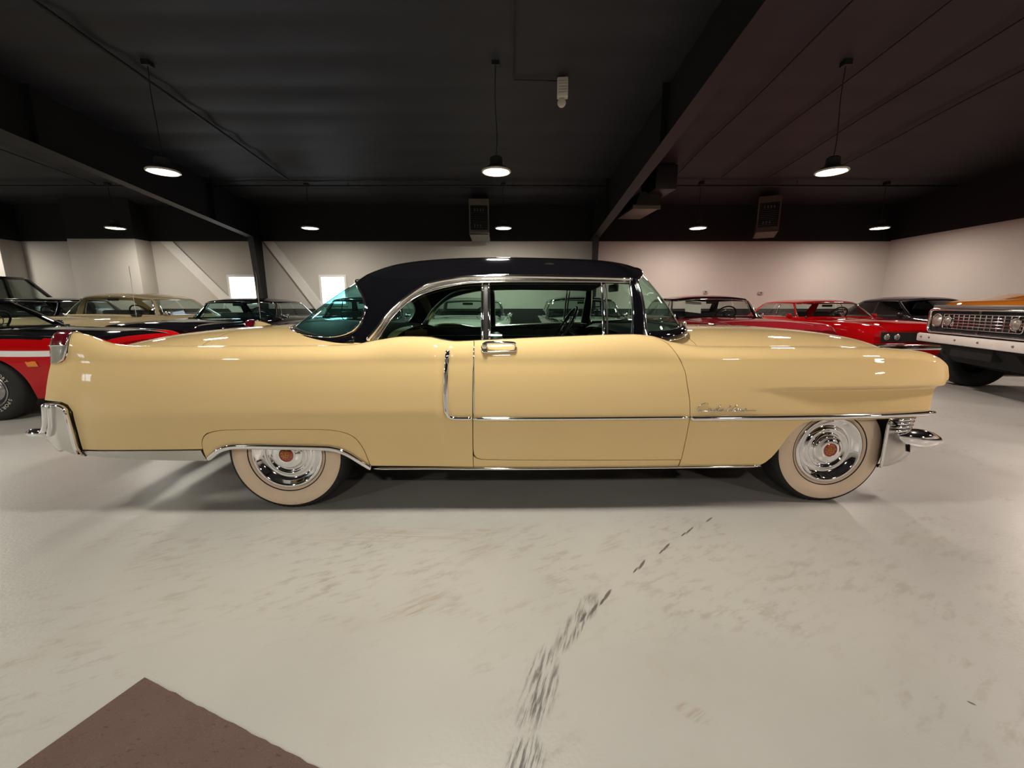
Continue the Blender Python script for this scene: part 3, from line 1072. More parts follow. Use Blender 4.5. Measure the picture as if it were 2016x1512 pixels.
    def pod(name, v0, v1, mat, off):
        vs_ = lin(v0, v1, 14)
        def f2(a, b):
            x = xfront(b) + (xrear(b) - xfront(b)) * a
            p, nn = fn(x, b)
            k = off * (1 - abs(2 * a - 1) ** 4)
            return p + nn * k
        o = patch(name, f2, lin(0, 1, 8), vs_, mat, hero)
        nv = len(vs_); base = 7 * nv
        bm = bmesh.new(); bm.from_mesh(o.data); bm.verts.ensure_lookup_table()
        try: bm.faces.new([bm.verts[base + i] for i in range(nv)])
        except ValueError: pass
        bmesh.ops.recalc_face_normals(bm, faces=bm.faces)
        bm.to_mesh(o.data); bm.free()
        return o
    tl = pod('tail_lamp', .956, 1.10, RED_LENS, .006)
    rv = pod('reverse_lamp', .898, .950, LENS, .005)
    for (va, vb) in ((.898, 1.10),):
        P_, Nn = [], []
        for v in lin(va, vb, 20):
            p, nn = fn(xfront(v) + .002, v); P_.append(p + nn * .003); Nn.append(nn)
        sweep('lamp_bezel', P_, Nn, .005, .005, CHROME, hero, n=8)
    P_, Nn = [], []
    for a in lin(0, 1, 8):
        v = .953; x = xfront(v) + (xrear(v) - xfront(v)) * a
        p, nn = fn(x, v); P_.append(p + nn * .005); Nn.append(nn)
    sweep('lamp_bezel', P_, Nn, .005, .006, CHROME, hero, n=8)
    # ---- rear bumper end
    b_ = [(-1.288, .668), (-1.23, .670), (-1.18, .668), (-1.148, .654), (-1.131, .62), (-1.130, .50), (-1.138, .40), (-1.112, .360), (-1.18, .372),
          (-1.28, .405), (-1.36, .440), (-1.425, .466), (-1.42, .50), (-1.36, .518), (-1.335, .545), (-1.315, .60)]
    surf_panel('bumper_end', zp(b_), fn, CHROME_SOFT, hero, step=.025, depth=.08, off=.012)
    for path, wd in ((smooth_path([(-1.275, .665), (-1.285, .61), (-1.305, .555), (-1.335, .515), (-1.375, .49)], 5), .016),
                     (smooth_path([(-1.235, .662), (-1.245, .60), (-1.27, .53), (-1.31, .475)], 5), .012),
                     (smooth_path([(-1.19, .665), (-1.152, .652), (-1.137, .62), (-1.137, .5), (-1.142, .41), (-1.125, .37)], 5), .008)):
        trim('bumper_rib', path, wd, .016, lift=.016)
    tip = mk('exhaust_tip', *lathe_geo([(.020, -.055), (.028, -.05), (.031, -.02), (.031, .03), (.026, .05), (.018, .052), (.014, .03), (.001, .02)], 24, 'x'), CHROME, hero)
    fixn(tip.data)
    p, nn = fn(-1.395, .485)
    tip.location = p + nn * .02; tip.rotation_euler = (0, 0, math.pi if False else 0); tip.scale = (-1, 1, .8)
    # ---- headlamp
    hx, hy, hz = 3.800, sg * .765, .785
    lathe('headlamp', [(.001, .045), (.05, .04), (.08, .02), (.088, 0)], LENS, hero, 32, 'x', (hx, hy, hz))
    lathe('headlamp_bezel', [(.086, .0), (.090, .02), (.099, .022), (.106, .015), (.106, -.03), (.100, -.06)], CHROME, hero, 32, 'x', (hx, hy, hz))
    # ---- front bumper end pod (pointed chrome bullet) and ribs
    bb_ = lathe('bumper_bullet', [(.001, -.155), (.025, -.135), (.046, -.085), (.058, -.02), (.059, .03), (.052, .085), (.038, .13), (.020, .165), (.001, .18)],
          CHROME, hero, 32, 'x', (3.765, sg * .895, .420), auto=None)
    bb_.rotation_euler = (0, .16, sg * -.10)
    for k in range(4):
        z = .548 - k * .0225
        path = [(3.585, -.945), (3.66, -.930), (3.72, -.895), (3.77, -.83), (3.80, -.72)]
        P_ = [Vector((a - k * .003, -sg * b, z)) for a, b in smooth_path(path, 4)]
        Nn = [Vector((.4, sg * .9, 0))] * len(P_)
        sweep('bumper_rib', P_, Nn, .0095, .012, CHROME, hero, n=10)


def empty_mesh_handle(fn):
    x0, x1 = 1.165, 1.345
    def at(x, z, k):
        p, nn = fn(x, HB.v_of(x, z)); return p + nn * k, nn
    zz = .972
    P_, Nn = [], []
    for x, k in ((x0, .010), (x0 + .01, .024), (x0 + .03, .034), (x0 + .09, .038), (x1 - .02, .034), (x1 - .004, .026), (x1, .008)):
        p, nn = at(x, zz + .012, k); P_.append(p); Nn.append(nn)
    h = sweep('door_handle', smooth_path([tuple(p) for p in P_], 5), [Nn[0]] * (5 * (len(P_) - 1) + 1), .0085, .008, CHROME, hero, n=12)
    # rest of the frame and the push button
    P_, Nn = [], []
    for x, z in ((x0 - .004, zz + .014), (x0 - .006, zz), (x0, zz - .014), (x0 + .02, zz - .020), (x1 - .02, zz - .014), (x1, zz - .008), (x1 + .002, zz + .006)):
        p, nn = at(x, z, .006); P_.append(tuple(p)); Nn.append(nn)
    sweep('handle_base', smooth_path(P_, 5), [Nn[0]] * (5 * (len(P_) - 1) + 1), .005, .006, CHROME, h, n=10)
    p, nn = at(x0 + .012, zz + .004, .020)
    b = lathe('push_button', [(.001, .022), (.008, .022), (.010, .018), (.013, .018), (.016, .012), (.018, -.02)], CHROME, h, 24, 'z')
    b.location = p; b.rotation_mode = 'QUATERNION'; b.rotation_quaternion = Vector((0, 0, 1)).rotation_difference(nn)
    return h


for sg in (-1, 1):
    hero_side(sg)

# ---- hood, deck, cowl, rear panel
def top_patch(name, x0, x1, mat, nx=40, ny=41, gap=.003, end=None):
    def fn(x, q):
        yv = HB.yv(x) - gap
        y = q * yv
        return Vector((x, y, HB.top(x, y)))
    qs = [-math.cos(math.pi * i / (ny - 1)) for i in range(ny)]
    o = patch(name, fn, lin(x0, x1, nx), qs, mat, hero)
    return o
top_patch('hood', 2.455, 3.985, CREAM, 60)
top_patch('cowl', 2.20, 2.452, CREAM, 12)
top_patch('trunk_lid', -1.345, -.468, CREAM, 44)
top_patch('rear_deck', -.464, .62, CREAM, 40)
# curved gap line where the trunk lid meets the deck, hidden lip under it
rp = MB()
ys = lin(-.80, .80, 17)
ring = []
for z, xo, k in ((.86, -1.335, .97), (.80, -1.35, 1.0), (.70, -1.345, 1.04), (.58, -1.32, 1.06), (.45, -1.25, 1.06)):
    ring.append([(xo + .05 * (abs(y) / .8) ** 2.5, y * k, z) for y in ys])
v = [p for r in ring for p in r]
n_ = len(ys)
f = [(i * n_ + j, i * n_ + j + 1, (i + 1) * n_ + j + 1, (i + 1) * n_ + j) for i in range(len(ring) - 1) for j in range(n_ - 1)]
o = mk('rear_panel', v, f, CREAM, hero)
P_ = [(-1.33, -.86), (-1.39, -.72), (-1.42, -.4), (-1.425, 0), (-1.42, .4), (-1.39, .72), (-1.33, .86)]
pth = smooth_path(P_, 6)
sweep('rear_bumper', [Vector((a, b, .43)) for a, b in pth], [Vector((-1, 0, 0))] * len(pth), .075, .03, CHROME, hero, n=16)
MB().box(-1.437, -1.431, -.15, .15, .46, .61).build('number_plate', M_WHITE, hero)
P_ = [(3.535, -.93), (3.62, -.925), (3.70, -.90), (3.77, -.85), (3.83, -.74), (3.87, -.55), (3.90, -.3), (3.91, 0), (3.90, .3), (3.87, .55), (3.83, .74), (3.77, .85), (3.70, .90), (3.62, .925), (3.535, .93)]
pth = smooth_path(P_, 5)
SEC = [(.563, -.03), (.555, -.01), (.47, -.01), (.455, -.006), (.435, .002), (.40, .010), (.35, .016), (.31, .012), (.275, -.004), (.25, -.03), (.242, -.06), (.26, -.08)]
def bump_fn(i, b):
    i = int(i); a0, a1 = pth[max(i - 1, 0)], pth[min(i + 1, len(pth) - 1)]
    tx, ty = a1[0] - a0[0], a1[1] - a0[1]; L_ = math.hypot(tx, ty)
    nx, ny = ty / L_, -tx / L_
    z, o_ = SEC[int(b)]
    k = .35 + .65 * sm(0, 8, min(i, len(pth) - 1 - i))
    return Vector((pth[i][0] + nx * o_ * k, pth[i][1] + ny * o_ * k, z))
fb_ = patch('front_bumper', bump_fn, list(range(len(pth))), list(range(len(SEC))), CHROME_SOFT, hero)
fixn(fb_.data)
for sg in (-1, 1):
    sweep('bumper_edge', [Vector((3.537, sg * .933, z)) for z in lin(.25, .558, 8)], [Vector((0, sg, 0))] * 8, .008, .010, CHROME, hero, n=8)
# grille
g_ = MB().box(3.70, 3.74, -.66, .66, .42, .84)
g_.build('grille_backing', DARK, hero)
for k in range(7):
    y = -.54 + k * .18
    share_bar = MB().box(3.78, 3.80, y - .006, y + .006, .44, .80)
    share_bar.build('grille_bar', CHROME, hero)
for k in range(6):
    z = .47 + k * .062
    MB().box(3.785, 3.80, -.60, .60, z - .007, z + .007).build('grille_bar', CHROME, hero)
P_ = smooth_path([(3.80, -.62), (3.88, -.5), (3.94, -.25), (3.955, 0), (3.94, .25), (3.88, .5), (3.80, .62)], 5)
sweep('grille_bar', [Vector((a, b, .845)) for a, b in P_], [Vector((1, 0, .3))] * len(P_), .02, .02, CHROME, hero, n=12)
# ---- greenhouse
SCU = (4.2, .38)
def gfn(sg): return lambda u, h: HC.GN(u, h, sg)
def gsweep(name, path, sg, w, t, mat, lift=.004, n=10, closed=False):
    P_, Nn = [], []
    for u, h in path:
        p, nn = HC.GN(u, h, sg); P_.append(p + nn * lift); Nn.append(nn)
    return sweep(name, P_, Nn, w, t, mat, hero, n=n, closed=closed)

roof_mesh('roof', HC, BLACK_PAINT, hero)
roof_mesh('headliner', HC, DARK, hero, lift=-.025)
RW = [(.93, .885), (.872, .845), (.807, .726), (.779, .581), (.769, .428), (.770, .26), (.784, .135), (.82, .058), (.867, .044), (.93, .030)]
RWs = smooth_path([(1.0, .905)] + RW + [(1.0, .022)], 4)
RAIL = smooth_path([(.742, .045), (.733, .203), (.7154, .532), (.6737, .847), (.6183, .958), (.574, .985), (.447, .995), (.322, .998)], 6)
OPEN = smooth_path([(.727, .06), (.7166, .341), (.699, .585), (.668, .762), (.6173, .876), (.5738, .912), (.447, .938), (.3300, .950)], 5)
for sg in (-1, 1):
    railback = [p for p in RAIL if p[0] > .572]
    cp = [(.5725, 1.0), (.7, 1.0), (.8, 1.0), (.9, 1.0), (1.0, 1.0)] + RWs + [(1.0, -.075), (.93, -.075), (.865, -.055), (.82, -.035), (.78, -.03), (.755, -.02), (.744, .0)] + railback
    surf_panel('roof_pillar', cp, gfn(sg), BLACK_PAINT, hero, step=.035, depth=.01, scale=SCU)
    # strip between the side glass and the rail
    top = [p for p in OPEN]
    strip = RAIL + top[::-1]
    surf_panel('window_header', strip, gfn(sg), CHROME_SOFT, hero, step=.03, depth=.006, scale=SCU)
    gsweep('drip_rail', RAIL, sg, .014, .016, CHROME, lift=.010)
    gsweep('window_bead', OPEN, sg, .005, .006, CHROME, lift=.003)
    # glass panes
    def below(u): return .0
    vent = [(.341, .06), (.336, .5), (.331, .945), (.379, .938), (.3827, .5), (.3835, .05)]
    surf_panel('vent_window', vent, gfn(sg), GLASS_GREEN, hero, step=.06, depth=0, scale=SCU, off=-.006)
    doorg = [(.3865, .03), (.3865, .935), (.447, .935), (.5607, .905), (.5612, .03)]
    surf_panel('door_window', doorg, gfn(sg), GLASS_GREEN, hero, step=.06, depth=0, scale=SCU, off=-.008)
    q = [(.5738, .03), (.5738, .905)] + [p for p in OPEN[::-1] if p[0] > .576][::1] + [(.727, .03)]
    surf_panel('quarter_window', q, gfn(sg), GLASS_GREEN, hero, step=.05, depth=0, scale=SCU, off=-.008)
    # chrome uprights
    gsweep('window_divider', [(.3845, h) for h in lin(.0, .945, 10)], sg, .0085, .008, CHROME, lift=.002)
    gsweep('vent_frame', [(.3790, h) for h in lin(.03, .93, 10)], sg, .006, .006, GASKET, lift=.0)
    gsweep('vent_frame', smooth_path([(.379, .045), (.36, .035), (.345, .035), (.340, .08), (.337, .4), (.333, .7), (.332, .93)], 4), sg, .006, .006, CHROME, lift=.0)
    gsweep('window_divider', [(.5620, h) for h in lin(-.01, .92, 10)], sg, .0075, .009, CHROME, lift=.002)
    gsweep('window_divider', [(.5730, h) for h in lin(-.01, .92, 10)], sg, .0075, .008, CHROME, lift=.002)
    gsweep('window_rubber', [(.5675, h) for h in lin(-.01, .92, 10)], sg, .02, .004, GASKET, lift=-.004)
    gsweep('window_rubber', [(u, .010) for u in lin(.335, .735, 50)], sg, .012, .010, GASKET, lift=-.004)
    # windscreen post
    post = [(.330, 1.0), (.303, 1.0), (.308, .6), (.3155, .25), (.311, .06), (.306, .0), (.315, -.09), (.33, -.10), (.350, -.05), (.343, .03), (.338, .114), (.334, .5)]
    surf_panel('windscreen_post', post, gfn(sg), BLACK_PAINT, hero, step=.02, depth=.02, scale=SCU, off=.004)
    gsweep('post_trim', smooth_path([(.305, .995), (.310, .6), (.3165, .25), (.3165, .05), (.318, -.05)], 5), sg, .009, .012, CHROME, lift=.012)
    gsweep('post_trim', smooth_path([(.331, .995), (.336, .5), (.341, .1), (.345, .0)], 5), sg, .006, .008, CHROME, lift=.006)

RWl = [(1 - (1 - u), h) for u, h in RWs]
rw_out = RWs + [(2 - u, h) for u, h in RWs[::-1][1:-1]]
rear_glass = surf_panel('rear_window', rw_out, gfn(-1), GLASS_TEAL, hero, step=.05, depth=0, scale=SCU, off=-.004)
gsweep('rear_window_frame', rw_out, -1, .008, .010, CHROME, lift=.004, closed=True)
rim_o = [(u + (1 - u) * 0 - (.012 if u < .9 else .004), h - (.05 if h < .1 else -.02 if h > .8 else 0)) for u, h in RWs]
base_l = [(1.0, -.045), (.93, -.045), (.87, -.025), (.82, -.005), (.785, .02), (.765, .06)]
bl = smooth_path(base_l, 5)
full = bl[::-1] + [(2 - u, h) for u, h in bl[1:]]
gsweep('rear_window_rubber', full, -1, .030, .014, BLACK_PAINT, lift=.006)
bl2 = smooth_path([(1.0, -.085), (.93, -.08), (.865, -.06), (.82, -.04), (.78, -.03), (.755, -.012), (.742, .03)], 5)
gsweep('rear_window_trim', bl2[::-1] + [(2 - u, h) for u, h in bl2[1:]], -1, .005, .008, CHROME, lift=.004)

ws_half = smooth_path([(0, .955), (.1, .955), (.2, .955), (.27, .955), (.300, .94), (.307, .6), (.3145, .25), (.311, .11), (.295, .075), (.24, .07), (.12, .06), (0, .055)], 4)
ws_out = ws_half + [(-u, h) for u, h in ws_half[::-1][1:-1]]
surf_panel('windscreen', ws_out, gfn(-1), GLASS_GREEN, hero, step=.05, depth=0, scale=SCU, off=-.004)
wtop = smooth_path([(-.303, .975), (-.2, .98), (0, .98), (.2, .98), (.303, .975)], 10)
gsweep('windscreen_header', wtop, -1, .010, .008, CHROME, lift=.001)
wb = smooth_path([(.313, .035), (.285, .035), (.24, .030), (.12, .018), (0, .012)], 6)
gsweep('windscreen_rubber', wb + [(-u, h) for u, h in wb[::-1][1:]], -1, .036, .020, BLACK_PAINT, lift=.006)
wb2 = smooth_path([(.318, -.06), (.285, -.05), (.24, -.04), (.12, -.03), (0, -.03)], 6)
gsweep('windscreen_trim', wb2 + [(-u, h) for u, h in wb2[::-1][1:]], -1, .006, .009, CHROME, lift=.012)
# wipers
for yb, ye in ((-.30, -.66), (.25, -.12)):
    P_ = [Vector((2.555, yb, 1.075)), Vector((2.53, yb - .02, 1.092))]
    p2, n2 = HC.GN(.19 if ye < -.3 else .04, .12, -1)
    wv, wf = tube_geo([P_[0], P_[1], p2 + n2 * .02], .006, 8)
    wo = mk('wiper', wv, wf, CHROME, hero); fixn(wo.data)
    lathe('wiper_pivot', [(.001, .02), (.014, .018), (.018, 0), (.018, -.03)], CHROME, wo, 16, 'z', P_[0])

# ---- cabin furniture
mbx = MB().box(-.35, 2.3, -.76, .76, .26, .32); mbx.build('cabin_floor', DARK, hero)
for sg in (-1, 1):
    d = MB().box(.55, 2.15, sg * .80 - .012, sg * .80 + .012, .32, .985); d.build('door_trim_panel', SEAT, hero)
    s2 = MB(); P_ = [(x, HB.zt(x) - .012) for x in lin(.6, 2.1, 24)]
    v_, q_ = sweep_geo([Vector((x, sg * .815, z)) for x, z in P_], [Vector((0, 0, 1))] * len(P_), .028, .010, 8)
    s2.add(v_, q_); s2.build('window_sill', CHROME_SOFT if sg > 0 else GASKET, hero, smooth=True)
def seat(x, z0, z1, name):
    v, f = [], []
    sec = [(-.02, z0), (.16, z0 + .02), (.14, z0 + .3), (.085, z1 - .02), (.05, z1), (.0, z1), (-.035, z1 - .03), (-.03, z0 + .25)]
    ys = lin(-.72, .72, 25)
    for y in ys:
        r = 1 - max(0, (abs(y) - .6) / .12) ** 2 * .25
        for a, b in sec:
            v.append((x + a, y, z0 + (b - z0) * r))
    m = len(sec)
    for i in range(len(ys) - 1):
        for k in range(m):
            f.append((i * m + k, (i + 1) * m + k, (i + 1) * m + (k + 1) % m, i * m + (k + 1) % m))
    f.append(tuple(range(m))); f.append(tuple(range((len(ys) - 1) * m, len(ys) * m)))
    o = mk(name, v, f, SEAT, hero); fixn(o.data)
    return o
seat(1.18, .40, .965, 'front_seat_back')
seat(.28, .40, 1.00, 'rear_seat_back')
MB().box(1.26, 1.75, -.72, .72, .34, .52).build('front_seat', SEAT, hero, bevel=.05)
MB().box(.36, .85, -.72, .72, .34, .52).build('rear_seat', SEAT, hero, bevel=.05)
d = MB(); d.prism([(2.08, .70), (2.06, .92), (2.14, .99), (2.22, 1.0), (2.26, .99), (2.26, .7)], 'y', -.72, .72)
d.build('dashboard', SEAT, hero, bevel=.02)
MB().box(2.055, 2.075, -.60, .60, .86, .90).build('dash_trim', CHROME, hero, bevel=.006)
def shelf(name, front):
    ys_ = lin(-.795, .795, 31); v, f = [], []
    us = [i / 400 for i in (range(0, 130) if front else range(290, 401))]
    tab = sorted((HC.yb(u), HC.xb(u)) for u in us)
    fx = PC([t for i, t in enumerate(tab) if i == 0 or t[0] - tab[i - 1][0] > 1e-5])
    for y in ys_:
        xe = fx(abs(y)) + (-.025 if front else .025)
        xi = 2.06 if front else .60
        for t in lin(0, 1, 9):
            x = xi + (xe - xi) * t
            v.append((x, y, HB.top(x, y) + .014 - (.03 if t < .05 else 0)))
    f = [(i * 9 + k, (i + 1) * 9 + k, (i + 1) * 9 + k + 1, i * 9 + k + 1) for i in range(30) for k in range(8)]
    o = mk(name, v, f, SEAT, hero); fixn(o.data)
shelf('dashboard_top', True); shelf('parcel_shelf', False)
# steering wheel
def steering(parent, c, tilt, R, mat, horn=CHROME):
    pts = []
    o = empty_mesh_ring('steering_wheel', R, .013, mat, parent)
    o.location = c; o.rotation_euler = (0, tilt, 0)
    hb_ = MB()
    for a in (math.pi / 2, -math.pi / 2, math.pi):
        hb_.tube([(0, 0, -.02), (R * math.cos(a) * .98, R * math.sin(a) * .98, 0)], .007, 6)
    hb_.build('spoke', horn, o, smooth=True)
    lathe('horn_ring', [(R * .55, 0), (R * .55 + .006, .006), (R * .55 + .012, 0), (R * .55 + .006, -.006), (R * .55, 0)], horn, o, 32, 'z')
    lathe('hub', [(.001, .02), (.03, .018), (.045, .0), (.045, -.03), (.03, -.05), (.025, -.25)], mat, o, 20, 'z')
    return o
def empty_mesh_ring(name, R, r, mat, parent, n=40, m=10):
    v, f = [], []
    for i in range(n):
        a = 2 * math.pi * i / n
        for k in range(m):
            b = 2 * math.pi * k / m
            v.append(((R + r * math.cos(b)) * math.cos(a), (R + r * math.cos(b)) * math.sin(a), r * math.sin(b)))
    for i in range(n):
        for k in range(m):
            f.append((i * m + k, ((i + 1) % n) * m + k, ((i + 1) % n) * m + (k + 1) % m, i * m + (k + 1) % m))
    return mk(name, v, f, mat, parent)
steering(hero, (1.80, .38, 1.0), -1.05, .215, principled('black_wheel_rim', (.015, .015, .015), rough=.2, coat=.5), CHROME)
P_, nn = HC.GN(.02, .86, -1)
mi = MB().box(-.012, .012, -.11, .11, -.028, .028).build('mirror', GASKET, hero, bevel=.008)
mi.location = (2.12, .0, 1.335)
mm = MB().tube([(2.125, 0, 1.36), (2.16, 0, 1.42)], .006); mm.build('mirror_stem', GASKET, mi); mi.children[0].matrix_parent_inverse = Matrix.Translation((-2.12, 0, -1.335))

# ---- underside and wheel wells
MB().box(-.35, 3.50, -.70, .70, .20, .27).box(-1.15, -.35, -.66, .66, .36, .42).build('underbody', DARK, hero)
for sg in (-1, 1):
    MB().box(-.42, 3.50, sg * .64 - .01, sg * .64 + .01, .24, .93).box(-1.2, -.42, sg * .64 - .01, sg * .64 + .01, .40, .9).build('inner_fender', DARK, hero)
    v = []
    for a in lin(0, math.pi, 18):
        for y in (.65, .93):
            v.append((3.262 + .44 * math.cos(a), sg * y, .345 + .44 * math.sin(a) * .62))
    f = [(2 * i, 2 * i + 1, 2 * i + 3, 2 * i + 2) for i in range(17)]
    mk('wheel_well', v, f, DARK, hero)
    MB().box(.52, 2.80, sg * .80 - .06, sg * .80 + .06, .235, .285).build('sill_box', DARK, hero)
# ---- wheels
for x, yy in ((0.0, .79), (3.262, .772)):
    for sg in (-1, 1):
        t = make_wheel(hero, x, sg * yy, .343, .352, sg, wide=.205, style='hero', white=(.317, .2095), rim_r=.206, n=72, tread=True)
        md = lathe('medallion', [(.001, .108), (.02, .107), (.034, .103), (.041, .099)], M_MEDAL, t, 32)
        em = MB()
        for k in range(10):                       # wreath
            a = 2 * math.pi * k / 10
            em.tube([(.027 * math.cos(a), .1058, .027 * math.sin(a)), (.032 * math.cos(a + .35), .1045, .032 * math.sin(a + .35))], .0022, 5)
        em.tube([(-.016, .1082, .016), (-.017, .1082, .002), (-.010, .1085, -.012), (0, .1085, -.018), (.010, .1085, -.012), (.017, .1082, .002), (.016, .1082, .016), (-.016, .1082, .016)], .0022, 5)
        em.tube([(-.016, .1086, .002), (.016, .1086, .002)], .002, 5); em.tube([(0, .1086, .016), (0, .1086, -.017)], .002, 5)
        em.tube([(-.022, .107, .022), (0, .1075, .027), (.022, .107, .022)], .002, 5)
        em.build('crest', GOLD, t, smooth=True)
# ================================================================== the other cars
def paint(name, col, rough=.3):
    return principled(name, col, rough=rough, coat=1.0, coat_rough=.02, var=.02, var_scale=2.0, spec=0.0)
P_RED = paint('bright_red_paint', (.42, .003, .005))
P_MAROON = paint('dark_red_paint', (.20, .010, .016))
P_SAND = paint('sand_beige_paint', (.50, .40, .24))
P_CHAR = paint('charcoal_paint', (.022, .019, .024))
P_SILVER = paint('pale_grey_green_paint', (.42, .44, .40))
P_ORANGE = paint('burnt_orange_paint', (.46, .15, .015), .4)
P_WHITE = paint('white_stripe_paint', (.72, .70, .70), .45)
AMBER = principled('amber_marker', (.75, .22, .02), rough=.3, coat=1.0, var=.1)
STEEL_RIM = principled('steel_rim', (.42, .42, .44), rough=.25, metal=1.0, var=.1)


def bg_car(name, label, group, X, ynose, sp, rz=-math.pi / 2, loc=None):
    wb, fo, ro, hw = sp['wb'], sp['fo'], sp['ro'], sp['hw']
    belt, hood, deck, nose, tail = sp['belt'], sp['hood'], sp['deck'], sp['nose'], sp['tail']
    A = belt - .11
    xf, xr = wb + fo, -ro
    cx0, cx1 = sp['cab']                      # cabin base, rear and front (on the sides)
    B = Body(A=A, p=sp.get('p', 3.0), extra=sp.get('extra'),
        hw=[(xr, hw * .84), (xr + .12, hw * .92), (xr + .5, hw * .975), (.5, hw), (wb - .4, hw), (xf - .6, hw * .975), (xf - .2, hw * .93), (xf, hw * .85)],
        prof=[(.15, .09), (.25, .055), (.4, .02), (.58, 0), (.7, .003), (A, .02), (belt, .04)],
        z0=[(xr, tail - .12), (xr + .3, A), (xf - .7, A), (xf - .3, min(A, nose - .06)), (xf, nose - .16)],
        zt=[(xr, tail - .03), (xr + .12, tail), (xr + .7, deck), (cx0 - .1, deck + .005), (cx0 + .35, belt), (cx1 - .15, belt), (cx1 + .3, hood - .01), (xf - .6, (hood + nose) / 2 + .005), (xf - .15, nose), (xf, nose - .07)],
        yin=[(xr, hw * .76), (xr + .4, hw * .86), (cx0, hw * .88), (cx1, hw * .88), (cx1 + .6, hw * .83), (xf - .3, hw * .78), (xf, hw * .72)],
        yv=[(xr, hw * .68), (xr + .4, hw * .78), (cx0, hw * .80), (cx1, hw * .80), (cx1 + .6, hw * .73), (xf, hw * .62)],
        zv=[(xr, tail - .04), (xr + .12, tail - .012), (xr + .7, deck - .012), (cx0, deck - .01), (cx0 + .35, belt - .02), (cx1 - .15, belt - .02), (cx1 + .3, hood - .022), (xf - .6, (hood + nose) / 2 - .01), (xf - .15, nose - .015), (xf, nose - .08)],
        zc=[(xr, tail - .03), (xr + .12, tail + .01), (xr + .7, deck + .03), (cx0, deck + .035), (cx1 + .2, hood + .03), (xf - .6, (hood + nose) / 2 + .045), (xf - .15, nose + .03), (xf, nose - .06)])
    y0 = ynose + xf if loc is None else None
    root = empty(name, (X, y0, 0) if loc is None else loc, rz, label, 'car', group)
    body_m, roof_m, glass = sp['body'], sp.get('roofm', sp['body']), sp.get('glass', GLASS_CLEAR)
    ar, az = sp.get('arch', .36), sp.get('hub', .325)
    def zb(x):
        for ax in (0, wb):
            d = abs(x - ax)
            if d < ar: return max(.22, min(A - .05, az + math.sqrt(ar * ar - d * d) * .94))
        return .22 + .06 * sm(.4, .0, x - xr) + .05 * sm(.3, 0, xf - x)
    xs_ = set(lin(xr, xf, 70))
    for ax in (0, wb):
        for k in range(-12, 13): xs_.add(ax + ar * math.sin(k / 12 * math.pi / 2) * .9999)
        xs_.add(ax - ar - .004); xs_.add(ax + ar + .004)
    for e in (.01, .03, .06, .1): xs_.add(xr + e); xs_.add(xf - e)
    xs_ = sorted(xs_)
    xs2 = [xs_[0]]
    for x in xs_[1:]:
        if x - xs2[-1] > .0015: xs2.append(x)
    def vlist(x):
        b = zb(x)
        return [b + (A - b) * t for t in (0, .04, .15, .3, .45, .6, .75, .88, 1.0)] + [A + .14 * t for t in (.2, .4, .6, .8, 1.0)] + [A + .14 + .06 * t for t in (.4, .7, 1.0)] + [A + .2 + q for q in (.08, .2, .35, .5, .65, .8, .9, 1.0)]
    v, f = [], []
    nrow = None
    for x in xs2:
        half = vlist(x)
        row = [B.S(x, a, -1) for a in half] + [B.S(x, a, 1) for a in half[::-1][1:]]
        nrow = len(row); v += row
    for i in range(len(xs2) - 1):
        for k in range(nrow - 1):
            f.append((i * nrow + k, (i + 1) * nrow + k, (i + 1) * nrow + k + 1, i * nrow + k + 1))
    f.append(tuple(range(nrow))); f.append(tuple((len(xs2) - 1) * nrow + k for k in range(nrow))[::-1])
    hood_m = sp.get('hoodm')
    bo = mk('body', v, f, body_m, root); fixn(bo.data); bo.data.set_sharp_from_angle(angle=math.radians(50))
    if hood_m:
        bo.data.materials.append(hood_m)
        for p in bo.data.polygons:
            c = p.center
            if c.x > cx1 - .5 and abs(c.y) < B.yv(c.x) - .03 and c.z > A - .1 and c.x < xf - .08: p.material_index = 1
            if sp.get('toppaint') and c.z > sp['toppaint'](c.x): p.material_index = 1
    root['_b'] = 0; del root['_b']
    # cabin
    ro_z = sp['roof']; yb_, yt_ = hw * .81, sp.get('yt', hw * .64)
    wbx, wtx, rtx, rbx = sp['glassx']          # windscreen base/top centre, rear top/base centre
    wr = sp.get('wrap', .16)
    zbF, zbS, zbR = hood + .025, belt - .012, deck + .03
    K = [(0, wbx, 0, zbF, wtx, 0), (.10, wbx - .02, yb_ * .42, zbF, wtx - .01, yt_ * .42), (.18, wbx - .07, yb_ * .72, zbF - .005, wtx - .04, yt_ * .72),
         (.25, wbx - .07 - wr * .6, yb_ * .92, (zbF + zbS) / 2, wtx - .10, yt_ * .92), (.31, wbx - .10 - wr * 1.5, yb_, zbS, wtx - .2, yt_),
         (.50, (wbx + rbx) / 2, yb_ * 1.01, zbS, (wtx + rtx) / 2, yt_ * 1.03), (.68, rbx + .42, yb_, zbS, rtx + .20, yt_),
         (.76, rbx + .24, yb_ * .93, (zbS + zbR) / 2, rtx + .10, yt_ * .93), (.84, rbx + .09, yb_ * .74, zbR, rtx + .03, yt_ * .74), (.92, rbx + .02, yb_ * .42, zbR, rtx, yt_ * .42), (1, rbx, 0, zbR, rtx, 0)]
    C = Cabin(K, zc=[(rtx - .1, ro_z - .10), (rtx, ro_z - .06), (rtx + .3, ro_z - .012), ((wtx + rtx) / 2, ro_z), (wtx - .35, ro_z - .008), (wtx, ro_z - .045), (wtx + .1, ro_z - .09)],
              drop=sp.get('drop', .09), yref=yt_, pw=2.6, bulge=.02)
    roof_mesh('roof', C, roof_m, root, nu=64, nr=10)
    u1, u2 = .312, sp.get('ub', .50)
    h0, h1 = .05, sp.get('h1', .90)
    uc = sp.get('uc', .655)
    pil = sp.get('pillar', roof_m)
